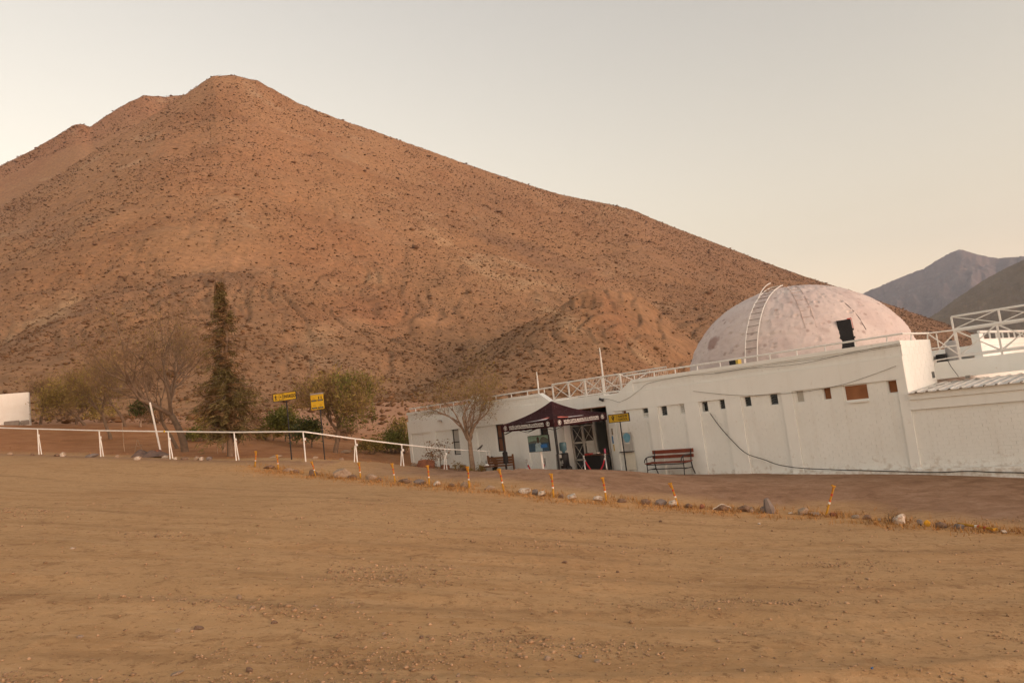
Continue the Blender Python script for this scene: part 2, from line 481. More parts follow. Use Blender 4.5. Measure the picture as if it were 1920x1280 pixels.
az_all = np.unique(np.r_[np.linspace(-180,-56,32), np.arange(-55,50.01,0.15), np.linspace(51,180,33)])
az_all = np.radians(az_all)[:-1]
def polar(rs):
    A, Rr = np.meshgrid(az_all, rs)
    return Rr*np.sin(A), Rr*np.cos(A)
def polar_mesh(name, rs, m, closed=True):
    X, Y = polar(rs); Z = ground_h(X, Y)
    nr, na = X.shape
    V = np.stack([X, Y, Z], -1).reshape(-1, 3)
    i, j = np.meshgrid(np.arange(nr-1), np.arange(na), indexing='ij')
    j2 = (j+1) % na
    Fq = np.stack([i*na+j, (i+1)*na+j, (i+1)*na+j2, i*na+j2], -1).reshape(-1, 4)[:, ::-1]
    return np_mesh(name, V, Fq, m, smooth=True), X.ravel(), Y.ravel()
R_JOIN = 100.0
rs_near = np.r_[0.02, 0.6, 1.2, 1.8, np.exp(np.linspace(math.log(2.2), math.log(R_JOIN), 330))]
ground, GX, GY = polar_mesh('ground', rs_near, ground_material())
tag(ground, kind='structure')
ds, side = seg_dist(GX, GY, STAKE_LINE)
df, fside = seg_dist(GX, GY, FENCE_LINE)
dist_s = ds*np.where(side == 0, 1, side)
wob = fbm(GX*0.5, GY*0.5, 3)
grass_z = np.exp(-((dist_s+0.25)/(0.6+0.25*wob))**2)*(GX > at(430,870,24)[0])*0.95
behind_fence = sstep(0.5, 1.6, df+0.6*wob)*(fside > 0)*(GX < at(800,860,30)[0])
behind_fence = np.maximum(behind_fence, sstep(33, 40, np.hypot(GX, GY)))
sandz = sstep(0.5, 1.8, ds+0.5*wob)*(side > 0)*(1-behind_fence)*sstep(-6.5, -2.5, GX)
path = np.exp(-((df-0.1)/0.9)**2)*(GX < at(640,866,26)[0])*0.8*(fside <= 0)
soil = np.c_[np.clip(grass_z, 0, 1), np.clip(np.maximum(sandz, path), 0, 1), np.clip(behind_fence, 0, 1), np.clip(sstep(44, 62, np.hypot(GX, GY)+6*wob), 0, 1)].astype(np.float32)
ca = ground.data.color_attributes.new('soil', 'FLOAT_COLOR', 'POINT')
ca.data.foreach_set('color', soil.ravel())
# wheel tracks pressed into the lot
trk = np.zeros(len(GX))
for (px, py, ang, bend, wd) in [(0.0,5.2,0.06,0.004,0.11),(0.0,6.7,0.06,0.004,0.11),(0.0,9.6,-0.14,0.006,0.13),(0.0,11.2,-0.14,0.006,0.13),(2.0,4.3,0.3,-0.01,0.1),(2.0,14.0,-0.22,0.004,0.15),(0,16.2,-0.22,0.004,0.15),(-3,7.9,-0.03,0.01,0.1)]:
    c_, s_ = math.cos(ang), math.sin(ang)
    a_ = (GX-px)*c_+(GY-py)*s_; b_ = -(GX-px)*s_+(GY-py)*c_-bend*a_*a_+0.12*pnoise(a_*0.4+px, a_*0+py)
    trk = np.maximum(trk, np.exp(-(b_/wd)**2)*np.clip(0.5+0.9*pnoise(a_*0.25+py, np.zeros_like(a_)+px), 0, 1))
ta = ground.data.attributes.new('track', 'FLOAT', 'POINT'); ta.data.foreach_set('value', (trk*(side <= 0)).astype(np.float32))

# hillside ----------------------------------------------------------------
def hill_material(name, cols, patch, cover=False):
    m = bpy.data.materials.new(name)
    nt, N, L, P = nodes_of(m)
    P.inputs['Roughness'].default_value = 0.95; P.inputs['Specular IOR Level'].default_value = 0.1
    tc = N.new('ShaderNodeTexCoord')
    def noise(scale, detail=6, dist=0.0):
        n = N.new('ShaderNodeTexNoise'); n.inputs['Scale'].default_value = scale; n.inputs['Detail'].default_value = detail
        n.inputs['Distortion'].default_value = dist
        L.new(tc.outputs['Object'], n.inputs['Vector']); return n.outputs['Fac']
    def ramp(fac, stops):
        c = N.new('ShaderNodeValToRGB'); e = c.color_ramp.elements
        e[0].position, e[0].color = stops[0][0], (*stops[0][1], 1)
        e[1].position, e[1].color = stops[-1][0], (*stops[-1][1], 1)
        for p, k in stops[1:-1]:
            q = e.new(p); q.color = (*k, 1)
        L.new(fac, c.inputs['Fac']); return c.outputs['Color']
    base = ramp(noise(0.011, 7, 0.8), [(0.32, cols[0]), (0.46, cols[1]), (0.58, cols[2]), (0.7, cols[3])])
    pale = ramp(noise(0.016, 8, 1.5), [(0.6, (0,0,0)), (0.72, (1,1,1))])
    mx = N.new('ShaderNodeMix'); mx.data_type = 'RGBA'; L.new(pale, mx.inputs[0]); L.new(base, mx.inputs[6]); mx.inputs[7].default_value = (*patch, 1)
    at_ = N.new('ShaderNodeAttribute'); at_.attribute_name = 'cover'
    sp_ = N.new('ShaderNodeSeparateColor'); L.new(at_.outputs['Color'], sp_.inputs[0])
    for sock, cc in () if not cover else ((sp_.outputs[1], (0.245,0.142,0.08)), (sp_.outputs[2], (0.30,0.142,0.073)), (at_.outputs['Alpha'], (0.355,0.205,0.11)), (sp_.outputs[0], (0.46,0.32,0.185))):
        q_ = N.new('ShaderNodeMix'); q_.data_type = 'RGBA'; L.new(sock, q_.inputs[0]); L.new(mx.outputs[2], q_.inputs[6]); q_.inputs[7].default_value = (*cc, 1)
        mx = q_
    fine = ramp(noise(0.35, 6), [(0.35, (0.8,0.8,0.8)), (0.65, (1.12,1.12,1.12))])
    m2 = N.new('ShaderNodeMix'); m2.data_type = 'RGBA'; m2.blend_type = 'MULTIPLY'; m2.inputs[0].default_value = 1.0
    L.new(mx.outputs[2], m2.inputs[6]); L.new(fine, m2.inputs[7])
    L.new(m2.outputs[2], P.inputs['Base Color'])
    b = N.new('ShaderNodeBump'); b.inputs['Strength'].default_value = 0.5; b.inputs['Distance'].default_value = 1.2
    L.new(noise(0.5, 8), b.inputs['Height']); L.new(b.outputs[0], P.inputs['Normal'])
    return m
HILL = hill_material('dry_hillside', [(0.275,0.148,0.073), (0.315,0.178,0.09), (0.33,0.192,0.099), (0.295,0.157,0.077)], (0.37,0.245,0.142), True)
rs_far = np.r_[np.exp(np.linspace(math.log(R_JOIN), math.log(420), 200)), np.linspace(422, 1260, 240)]
hillside, _, _ = polar_mesh('hillside', rs_far, HILL)
tag(hillside, kind='structure')

# far mountains ------------------------------------------------------------
def far_mountain(name, P, foot, m, amp, seed, back=0.5):
    az = np.linspace(P[0,0], P[-1,0], 420)
    D = np.interp(az, P[:,0], P[:,1]); Z = np.interp(az, P[:,0], P[:,2])
    ts = np.r_[np.linspace(0, 1, 90), np.linspace(1.02, 1.5, 20)]
    T, A = np.meshgrid(ts, az, indexing='ij')
    Rr = foot + (D-foot)[None,:]*T
    H = np.where(T <= 1, -20+(Z+20)[None,:]*T**1.05, Z[None,:]-(Rr-D[None,:])*back)
    X = Rr*np.sin(A); Y = Rr*np.cos(A)
    k = np.minimum(T*4, 1)*(1-0.9*np.exp(-((T-1)/0.05)**2))
    g = fbm(A*22+seed, T*3.0+seed, 5)
    H = H + k*amp*(g*0.9-np.abs(fbm(A*26+T*3+seed*2, T*5.0, 4))*0.7) + np.where(T <= 1, 1, 0.3)*amp*0.08*fbm(A*400, T*9, 3)
    nr, na = X.shape
    i, j = np.meshgrid(np.arange(nr-1), np.arange(na-1), indexing='ij')
    Fq = np.stack([i*na+j, i*na+j+1, (i+1)*na+j+1, (i+1)*na+j], -1).reshape(-1, 4)
    o = np_mesh(name, np.stack([X, Y, H], -1).reshape(-1, 3), Fq, m, smooth=True)
    return tag(o, kind='structure')
FARA = crest([(1400,640,5600),(1560,580,5700),(1620,548,5800),(1680,522,5900),(1730,503,6000),(1755,488,6000),(1780,473,6000),(1797,467,6000),(1812,470,6000),(1830,476,6000),(1870,483,6000),(1920,481,6000),(2050,505,6000),(2400,560,6000),(2800,640,6000)])
FARB = crest([(1600,690,2300),(1700,628,2350),(1745,596,2400),(1790,561,2400),(1840,527,2450),(1880,505,2500),(1920,486,2500),(2050,430,2500),(2400,380,2500),(2800,420,2500)])
far_mountain('mountain_far', FARA, 3600, hill_material('far_slope', [(0.20,0.155,0.145),(0.25,0.19,0.175),(0.22,0.165,0.155),(0.28,0.215,0.195)], (0.33,0.27,0.24)), 75, 1.7)
far_mountain('mountain_near', FARB, 1400, hill_material('grey_slope', [(0.19,0.14,0.095),(0.22,0.16,0.105),(0.2,0.145,0.095),(0.24,0.17,0.11)], (0.27,0.2,0.13)), 22, 5.2)

# ground cover of the hillside: pale scree, dense dark scrub, red earth, bare slides
def blob_masks(x, y, z):
    p = np.stack([x, y, z], -1); d = p@_f
    sx = 960+FPX*(p@CR)/d; sy = 640-FPX*(p@CU)/d
    wx = fbm(x*0.02, y*0.02, 3); wy = fbm(x*0.02+40, y*0.02, 3)
    sx = sx+26*wx; sy = sy+16*wy
    def stripe(pts, w):
        b = np.full(x.shape, 1e9)
        for (x0,y0),(x1,y1) in zip(pts[:-1], pts[1:]):
            L2 = (x1-x0)**2+(y1-y0)**2; t = np.clip(((sx-x0)*(x1-x0)+(sy-y0)*(y1-y0))/L2, 0, 1)
            b = np.minimum(b, np.hypot(sx-x0-t*(x1-x0), sy-y0-t*(y1-y0)))
        return np.exp(-(b/w)**2)
    def ell(cx, cy, a, b): return np.exp(-(((sx-cx)/a)**2+((sy-cy)/b)**2)**1.5)
    mx = np.maximum.reduce
    pale = mx([stripe([(790,410),(850,470)],16), stripe([(870,495),(960,525),(1045,545)],14), stripe([(0,625),(60,600),(115,572)],17), ell(690,525,32,14), stripe([(1180,640),(1240,700)],12), ell(1150,395,26,12), stripe([(1010,570),(1110,640)],13), ell(260,640,60,25)*0.7, ell(600,640,50,30)*0.6])
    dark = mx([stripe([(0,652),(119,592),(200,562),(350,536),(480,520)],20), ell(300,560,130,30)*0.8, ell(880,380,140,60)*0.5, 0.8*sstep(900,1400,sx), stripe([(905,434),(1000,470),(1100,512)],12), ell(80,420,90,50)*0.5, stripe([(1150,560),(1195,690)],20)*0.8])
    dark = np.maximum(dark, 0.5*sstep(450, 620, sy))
    red = mx([ell(700,580,95,34), ell(640,470,150,70)*0.6, stripe([(1110,520),(1150,600),(1210,680)],26)*0.7, ell(420,300,180,80)*0.4, stripe([(0,330),(160,240),(300,185)],30)*0.7])
    bare = mx([ell(415,486,92,17), ell(820,604,36,12), stripe([(1100,545),(1165,541),(1215,580),(1285,670)],15)*0.6, ell(650,612,42,20), stripe([(480,510),(640,480)],8)*0.6])
    brk = np.clip(0.5+1.1*fbm(x*0.06, y*0.06, 4), 0, 1)
    return np.clip(np.stack([pale*0.62*brk, dark*0.9, red*0.55, bare*0.8], -1), 0, 1)
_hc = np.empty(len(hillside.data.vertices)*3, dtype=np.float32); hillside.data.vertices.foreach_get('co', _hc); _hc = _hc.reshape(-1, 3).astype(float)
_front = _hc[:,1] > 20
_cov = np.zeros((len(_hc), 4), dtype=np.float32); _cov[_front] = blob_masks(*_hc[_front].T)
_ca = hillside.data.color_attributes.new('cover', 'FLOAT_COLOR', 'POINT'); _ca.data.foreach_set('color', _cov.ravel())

# shrubs of the hillside: nobody could count them
def shrub_field():
    n = 240000
    az = np.radians(rng.uniform(-43, 40, n)); r = 50+1030*rng.random(n)**0.93
    x, y = r*np.sin(az), r*np.cos(az)
    cov = blob_masks(x, y, ground_h(x, y, False))
    dens = 0.78+0.75*fbm(x*0.012, y*0.012, 4)+0.35*fbm(x*0.06, y*0.06, 2)
    dens = dens*(1-0.2*cov[:,0])*(1+0.8*cov[:,1])*(1-0.92*cov[:,3])
    keep = rng.random(n) < np.clip(dens, 0.03, 1)*np.where(r < 110, 0.4, 0.95)
    D = np.interp(az, MAIN[:,0], MAIN[:,1]); keep &= (r < D*1.01) | (r > 960)
    x, y, r = x[keep], y[keep], r[keep]; n = len(x)
    z = ground_h(x, y)
    s = (0.22+rng.gamma(1.6, 0.27, n))*(0.21+r/1450)*np.where(rng.random(n) < 0.03, 1.9, 1.0)
    ww = s*rng.uniform(0.8, 1.3, n); hh = s*rng.uniform(0.55, 0.95, n)
    # jittered squat double pyramid with a five sided waist
    k = 5
    ph = np.linspace(0, 2*np.pi, k, endpoint=False)[None,:]+rng.random((n,1))*6
    rad = ww[:,None]*rng.uniform(0.6, 1.15, (n,k))
    ring = np.stack([x[:,None]+rad*np.cos(ph), y[:,None]+rad*np.sin(ph), z[:,None]+hh[:,None]*rng.uniform(0.25,0.7,(n,k))], -1)
    top = np.stack([x+rng.normal(0,.2,n)*ww, y+rng.normal(0,.2,n)*ww, z+hh*1.05], -1)[:,None,:]
    bot = np.stack([x, y, z-0.15*hh], -1)[:,None,:]
    V = np.concatenate([ring, top, bot], 1).reshape(-1, 3)
    o = (np.arange(n)*(k+2))[:,None]
    i = np.arange(k)[None,:]; i2 = (i+1) % k
    T1 = np.stack([o+i, o+i2, np.broadcast_to(o+k, (n,k))], -1).reshape(-1,3)
    T2 = np.stack([o+i2, o+i, np.broadcast_to(o+k+1, (n,k))], -1).reshape(-1,3)
    m = mat('hill_shrub', (0.13,0.074,0.038), (0.175,0.098,0.05), scale=0.05, rough=0.95, island=0.35, spec=0.1)
    return np_mesh('hillside_shrubs', V, np.concatenate([T1, T2]), m)
tag(shrub_field(), 'low dark dry shrubs dotted all over the brown hillside', 'shrubs', kind='stuff')
# ------------------------------------------------------------------ shared materials
def paint_material(name, c1, c2, dirt):
    m = bpy.data.materials.new(name)
    nt, N, L, P = nodes_of(m)
    P.inputs['Roughness'].default_value = 0.7; P.inputs['Specular IOR Level'].default_value = 0.25
    ge = N.new('ShaderNodeNewGeometry')
    def noise(scale, detail=6):
        n = N.new('ShaderNodeTexNoise'); n.inputs['Scale'].default_value = scale; n.inputs['Detail'].default_value = detail
        L.new(ge.outputs['Position'], n.inputs['Vector']); return n.outputs['Fac']
    def ramp(fac, a, b, p, q):
        c = N.new('ShaderNodeValToRGB'); e = c.color_ramp.elements
        e[0].position, e[0].color, e[1].position, e[1].color = p, (*a, 1), q, (*b, 1)
        L.new(fac, c.inputs['Fac']); return c.outputs['Color']
    base = ramp(noise(1.3, 8), c1, c2, 0.35, 0.7)
    mx = N.new('ShaderNodeMix'); mx.data_type = 'RGBA'
    L.new(ramp(noise(9.0, 8), (0,0,0), (1,1,1), 0.66, 0.8), mx.inputs[0]); L.new(base, mx.inputs[6]); mx.inputs[7].default_value = (*dirt, 1)
    # splashed earth and flaked paint low on the wall, faint rain streaks above
    sx = N.new('ShaderNodeSeparateXYZ'); L.new(ge.outputs['Position'], sx.inputs[0])
    mr = N.new('ShaderNodeMapRange'); mr.inputs['From Min'].default_value = -2.7; mr.inputs['From Max'].default_value = -2.05; mr.inputs['To Min'].default_value = 0.30; mr.inputs['To Max'].default_value = 0.0
    L.new(sx.outputs['Z'], mr.inputs['Value'])
    ad = N.new('ShaderNodeMath'); ad.operation = 'ADD'; L.new(mr.outputs[0], ad.inputs[0]); L.new(noise(7.0, 9), ad.inputs[1])
    m3 = N.new('ShaderNodeMix'); m3.data_type = 'RGBA'; L.new(ramp(ad.outputs[0], (0,0,0), (0.55,0.55,0.55), 0.68, 0.9), m3.inputs[0]); L.new(mx.outputs[2], m3.inputs[6]); m3.inputs[7].default_value = (0.42,0.33,0.25,1)
    mp = N.new('ShaderNodeMapping'); mp.inputs['Scale'].default_value = (1,1,0.06); L.new(ge.outputs['Position'], mp.inputs['Vector'])
    n4 = N.new('ShaderNodeTexNoise'); n4.inputs['Scale'].default_value = 5.0; n4.inputs['Detail'].default_value = 6; L.new(mp.outputs[0], n4.inputs['Vector'])
    m4 = N.new('ShaderNodeMix'); m4.data_type = 'RGBA'; L.new(ramp(n4.outputs['Fac'], (0,0,0), (0.16,0.16,0.16), 0.55, 0.75), m4.inputs[0]); L.new(m3.outputs[2], m4.inputs[6]); m4.inputs[7].default_value = (0.58,0.54,0.48,1)
    L.new(m4.outputs[2], P.inputs['Base Color'])
    b = N.new('ShaderNodeBump'); b.inputs['Strength'].default_value = 0.25; b.inputs['Distance'].default_value = 0.008
    L.new(noise(30.0, 6), b.inputs['Height']); L.new(b.outputs[0], P.inputs['Normal'])
    MATS[name] = m
    return m
SLAT_GLASS = mat('slat_glass', (0.075,0.08,0.08), (0.05,0.055,0.055), rough=0.25, spec=0.6)
PAINT = paint_material('white_wall_paint', (0.835,0.85,0.825), (0.80,0.81,0.78), (0.70,0.67,0.61))
WHITE_METAL = mat('white_metal_paint', (0.78,0.77,0.74), (0.7,0.68,0.64), scale=8, rough=0.5)
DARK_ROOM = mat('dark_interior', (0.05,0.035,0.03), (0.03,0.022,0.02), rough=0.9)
BLACK = mat('black_metal', (0.02,0.02,0.022), (0.03,0.028,0.028), rough=0.5)
STEEL = mat('brushed_steel', (0.55,0.54,0.52), (0.48,0.47,0.46), rough=0.35, metallic=0.8)
BROWN_BOARD = mat('brown_board', (0.24,0.10,0.045), (0.31,0.135,0.06), scale=3, rough=0.8)
DARK_GLASS = mat('dark_glass', (0.035,0.04,0.045), (0.02,0.022,0.025), rough=0.15, spec=0.6)
YELLOW = mat('yellow_sign', (0.60,0.38,0.02), (0.54,0.33,0.02), scale=9, rough=0.5)
INK = mat('black_print', (0.012,0.012,0.012), rough=0.6)
WHITE_INK = mat('white_print', (0.75,0.73,0.7), rough=0.6)
WIRE = mat('grey_wire', (0.22,0.2,0.18), rough=0.7)
CABLE = mat('black_cable', (0.02,0.025,0.022), rough=0.6)

def wall_hit(x, y, v=0.0):
    """pixel of the photograph -> u and height on a plane parallel to the wall, v metres in front of it"""
    r = ray(x, y); p0 = WO+VD*v
    t = (p0@VD)/(r@VD); p = r*t
    return float((p-WO)@UD), float(p[2])

# ------------------------------------------------------------------ the white building
B = thing('observatory_building', 'long low white painted brick building with roof railings and a dark entrance', 'building', wp(0,0,BASE), WALL_ROT)
def wb(mb, u0, u1, v0, v1, w0, w1): return mb.box(-u1, -u0, -v1, -v0, w0-BASE, w1-BASE)
def wpt(u, v, w): return (-u, -v, w-BASE)
BEAM_LO, BEAM_HI, PAR, FLOOR = -0.22, 0.36, 0.78, -3.3
WIN = {'w1': (8.02,8.28,-0.55,-0.22,'louvre_pale'), 'w2': (7.28,7.54,-0.56,-0.22,'louvre'), 'w3': (6.55,6.79,-0.56,-0.22,'louvre_pale'), 'w4': (5.75,6.0,-0.57,-0.22,'dark'),
       'w5': (5.13,5.36,-0.54,-0.22,'louvre'), 'w6': (4.27,4.51,-0.54,-0.22,'louvre'), 'w7': (3.42,3.69,-0.57,-0.22,'louvre'), 'w8': (2.64,2.88,-0.57,-0.22,'white'),
       'w9': (1.86,2.1,-0.57,-0.22,'brown'), 'w10': (0.86,1.51,-0.67,-0.22,'brown'), 'w11': (0.12,0.38,-0.57,-0.22,'brown'), 'w0': (8.95,9.15,-0.36,-0.22,'brown'),
       'l1': (17.96,18.42,-1.32,-0.22,'tall_pale'), 'l2': (15.13,15.61,-1.32,-0.22,'tall_brown'), 'l3': (12.72,13.15,-0.95,-0.22,'tall_dark')}
PANELS = [('a',0.12,2.96,['w8','w9','w10','w11']), ('b',3.29,4.59,['w6','w7']), ('c',5.13,6.05,['w4','w5']), ('d',6.58,7.62,['w2','w3']), ('e',8.0,9.45,['w1','w0']),
          ('f',12.6,13.8,['l3']), ('g',14.1,16.75,['l2']), ('h',17.1,19.48,['l1']), ('i',19.82,21.32,[])]
BL, BH, JT = 0.25, 0.082, 0.010
def brick_rects(u0, u1, w0, w1, holes, bl=BL, bh=BH):
    out = []; row = 0; w = w1-0.004
    while w-bh > w0-bh*0.6:
        a = max(w-bh, w0); off = (row % 2)*0.5*(bl+JT)+random.uniform(-.02,.02)
        cuts = sorted((h[0]-0.012, h[1]+0.012) for h in holes if h[2]-0.01 < w and h[3] > a)
        segs = []; s = u0
        for c0, c1 in cuts:
            if c0 > s: segs.append((s, c0))
            s = max(s, c1)
        if s < u1: segs.append((s, u1))
        for s0, s1 in segs:
            x = s0-off if off else s0
            x = s0-((s0-u0+off) % (bl+JT))
            while x < s1:
                p, q = max(x, s0+0.004), min(x+bl, s1-0.004)
                if q-p > 0.03 and w-a > 0.02: out.append((p, q, a, w))
                x += bl+JT
        w -= bh+JT; row += 1
    return out
ALL_BRICKS = []                                   # (distance, parent, rect)
def panel(parent_name, u0, u1, w0, w1, holes, v=0.0):
    mb = MB()
    zs = sorted({w0, w1, *[h[2] for h in holes], *[h[3] for h in holes]})
    for a, b in zip(zs[:-1], zs[1:]):
        cur = u0
        for h in sorted(h for h in holes if h[2] < b-1e-6 and h[3] > a+1e-6):
            if h[0] > cur+1e-4: wb(mb, cur, h[0], v-0.25, v-0.007, a, b)
            cur = max(cur, h[1])
        if cur < u1-1e-4: wb(mb, cur, u1, v-0.25, v-0.007, a, b)
    p = mb.build(parent_name, PAINT, B)
    for rc in brick_rects(u0, u1, w0, w1, holes):
        c = wp((rc[0]+rc[1])/2, v, (rc[2]+rc[3])/2)
        vis = -2.75 < (rc[0]+rc[1])/2 and (rc[2] > -2.6)
        ALL_BRICKS.append((float(np.linalg.norm(c)) if vis else 99.0, p, rc, v))
    return p
for nm, u0, u1, ws in PANELS:
    panel('wall_panel', u0, u1, FLOOR+0.5, BEAM_LO, [WIN[k][:4] for k in ws])
shed_panel = panel('wall_panel', -8.0, -0.10, FLOOR+0.2, -1.045, [])
for (a, b) in ((-0.1, 8.5), (12.98, 21.45)):
    panel('parapet', a, b, BEAM_HI+0.004, 0.665, [])
ALL_BRICKS.sort(key=lambda t: t[0])
bm_std = MB().box(-0.5, 0.5, -0.5, 0.5, -0.5, 0.5)
brick_me = None
rest = {}
for k, (d, p, rc, v) in enumerate(ALL_BRICKS):
    dv = random.uniform(-0.002, 0.0025)
    if k < 300:
        if brick_me is None:
            o = bm_std.build('brick', PAINT, p); brick_me = o.data
        else:
            o = bpy.data.objects.new('brick', brick_me); col.objects.link(o); o.parent = p
        o.location = (-(rc[0]+rc[1])/2, -(v-0.012+dv), (rc[2]+rc[3])/2-BASE)
        o.scale = (rc[1]-rc[0], 0.026, rc[3]-rc[2])
    else:
        mb = rest.setdefault(p.name, (p, MB()))[1]
        wb(mb, rc[0], rc[1], v-0.02, v+0.001+dv, rc[2], rc[3])
for p, mb in rest.values():
    tag(mb.build('brickwork', PAINT, p), kind='stuff')

du1 = wall_hit(1069, 800, -0.3)[0]; du0 = wall_hit(1112, 797, -0.3)[0]; OPEN_L = du1+0.02
# beams, pilasters, copings
mb = MB(); wb(mb, -0.12, 9.76, -0.25, 0.045, BEAM_LO, BEAM_HI); mb.build('beam', PAINT, B)
mb = MB(); wb(mb, 9.763, 12.3, -0.25, 0.045, 0.0, 0.42); mb.build('beam', PAINT, B)
mb = MB(); wb(mb, 12.303, 21.5, -0.25, 0.045, BEAM_LO, BEAM_HI); mb.build('beam', PAINT, B)
for a, b in ((-0.12,0.117),(2.963,3.287),(4.593,5.127),(6.053,6.577),(7.623,7.997),(9.453,9.76),(OPEN_L,12.597),(13.803,14.097),(16.753,17.097),(19.483,19.817),(21.323,21.5)):
    mb = MB(); wb(mb, a, b, -0.25, 0.045, FLOOR, BEAM_LO-0.002); mb.build('pilaster', PAINT, B)
def coping(pts, v0, v1):
    mb = MB(); mb.prism([(-u, w-BASE) for u, w in pts][::-1], -v1, -v0); return mb.build('coping', PAINT, B)
coping([(-0.13,0.667),(8.55,0.667),(9.12,0.42),(9.3,0.42),(9.3,0.363),(8.5,0.363),(8.5,0.66),(-0.13,0.66)], -0.26, 0.03) if False else None
mb = MB(); mb.prism([(-x, w-BASE) for x, w in [(-0.125,0.667),(8.53,0.667),(8.53,0.78),(-0.125,0.78)]][::-1], -0.025, 0.25); mb.build('coping', PAINT, B)
mb = MB(); mb.prism([(-x, w-BASE) for x, w in [(8.503,0.363),(9.20,0.363),(9.12,0.42),(8.532,0.78),(8.532,0.665),(8.503,0.66)]][::-1], -0.025, 0.25); mb.build('parapet_end', PAINT, B)
mb = MB(); mb.prism([(-x, w-BASE) for x, w in [(12.95,0.667),(21.5,0.667),(21.5,0.78),(12.95,0.78)]][::-1], -0.025, 0.25); mb.build('coping', PAINT, B)
mb = MB(); mb.prism([(-x, w-BASE) for x, w in [(12.35,0.363),(12.976,0.363),(12.976,0.66),(12.947,0.665),(12.947,0.78),(12.43,0.43)]][::-1], -0.025, 0.25); mb.build('parapet_end', PAINT, B)
# plinth, roof deck, end, back and return walls
mb = MB(); wb(mb, -8.0, 9.45, 0.047, 0.13, FLOOR, -2.54); mb.build('plinth', PAINT, B)
mb = MB(); wb(mb, -0.1, 21.48, -13.9, -0.252, 0.18, 0.28); mb.build('roof_deck', mat('concrete', (0.42,0.4,0.37), (0.36,0.34,0.31), rough=0.9), B)
mb = MB(); wb(mb, 21.25, 21.499, -14, -0.252, FLOOR, 0.665); mb.build('end_wall', PAINT, B)
mb = MB(); wb(mb, -0.12, 21.24, -14.2, -14.0, FLOOR, 0.665); mb.build('back_wall', PAINT, B)
ret = MB(); wb(ret, -0.11, 0.14, -2.5, -0.252, FLOOR, 0.775); ret = ret.build('return_wall', PAINT, B)
mb = MB(); wb(mb, 0.0, 0.14, -13.98, -2.503, FLOOR, 0.175); mb.build('side_wall', PAINT, B)
mb = MB(); w = 0.775; row = 0
while w > -0.8:
    v = -0.002-(row % 2)*0.2
    vv = -0.002
    while vv > -2.49:
        v1 = max(v-0.39, -2.498); 
        if vv-v1 > 0.05: wb(mb, -0.124, -0.1095, v1, vv-0.008 if vv < -0.01 else vv, w-0.19, w-0.008)
        vv = v1; v = v1
    w -= 0.19; row += 1
tag(mb.build('blockwork', PAINT, ret), kind='stuff')
# small opening low in the return wall
mb = MB(); wb(mb, -0.13, -0.126, -2.36, -2.12, -0.32, -0.14); mb.build('vent', DARK_GLASS, B)

# windows
def window(key):
    u0, u1, w0, w1, kind = WIN[key]
    fr = MB(); t = 0.022 if u1-u0 < 0.4 else 0.035
    dv0, dv1 = (-0.16, -0.03) if kind != 'white' else (-0.1, -0.03)
    if kind.startswith('tall'): dv0, dv1 = -0.11, -0.06
    g = 0.003
    for (a, b, c, d) in ((u0+g,u0+t,w0+g,w1-g),(u1-t,u1-g,w0+g,w1-g),(u0+t,u1-t,w0+g,w0+t),(u0+t,u1-t,w1-t,w1-g)): wb(fr, a, b, dv0, dv1, c, d)
    fm = BLACK if kind.startswith('tall') else PAINT
    if kind.startswith('tall'): wb(fr, u0+t, u1-t, dv0, dv1, (w0+w1)/2-0.02, (w0+w1)/2+0.02)
    o = fr.build('window_frame', fm, B); o.name = 'window'
    if kind.startswith('louvre') or kind == 'dark':
        n = 4
        for i in range(n):
            if kind == 'dark' and i > 0: break
            z = w0+t+(w1-w0-2*t)*(i+0.5)/n if kind != 'dark' else w1-0.05
            s = MB(); h = (w1-w0-2*t)/n*0.42; sl = 0.035 if i < 3 else 0.02
            a, b = -(u1-t-0.002), -(u0+t+0.002)
            y0, y1 = 0.06, 0.06+sl
            s.add([(a,y0,z-h-BASE),(b,y0,z-h-BASE),(b,y1,z+h-BASE),(a,y1,z+h-BASE),(a,y0+.006,z-h-BASE),(b,y0+.006,z-h-BASE),(b,y1+.006,z+h-BASE),(a,y1+.006,z+h-BASE)],
                  [(0,1,2,3),(7,6,5,4),(0,4,5,1),(1,5,6,2),(2,6,7,3),(3,7,4,0)])
            s.build('slat', WHITE_METAL if (kind == 'louvre_pale' and i > 1 and key == 'w3') or (kind == 'louvre_pale' and i < 2) else SLAT_GLASS, o)
        bk = MB(); wb(bk, u0+t, u1-t, -0.2, -0.19, w0+t, w1-t); bk.build('pane', DARK_GLASS, o)
    elif kind == 'white':
        bk = MB(); wb(bk, u0+t, u1-t, -0.09, -0.075, w0+t, w1-t); bk.build('shutter', mat('grey_shutter', (0.55,0.53,0.48), (0.48,0.46,0.41)), o)
    elif kind == 'brown':
        dep = -0.03 if key == 'w10' else -0.12
        bk = MB(); wb(bk, u0+t, u1-t, dep-0.02, dep, w0+t, w1-t); bk.build('board', BROWN_BOARD, o)
        if key == 'w10':
            bk = MB(); wb(bk, u0+0.03, u1-0.1, 0.0, 0.05, w0-0.045, w0-0.01); bk.build('sill', PAINT, o)
    else:
        m = {'tall_pale': mat('pale_blind', (0.5,0.49,0.46), (0.44,0.43,0.4), rough=0.6), 'tall_brown': mat('brown_blind', (0.16,0.07,0.04), (0.2,0.09,0.05), rough=0.6), 'tall_dark': DARK_GLASS}[kind]
        mid = (w0+w1)/2
        for c, d in ((w0+t, mid-0.02), (mid+0.02, w1-t)):
            bk = MB(); wb(bk, u0+t, u1-t, -0.105, -0.09, c, d); bk.build('pane', m, o)
    return o
for k in WIN: window(k)

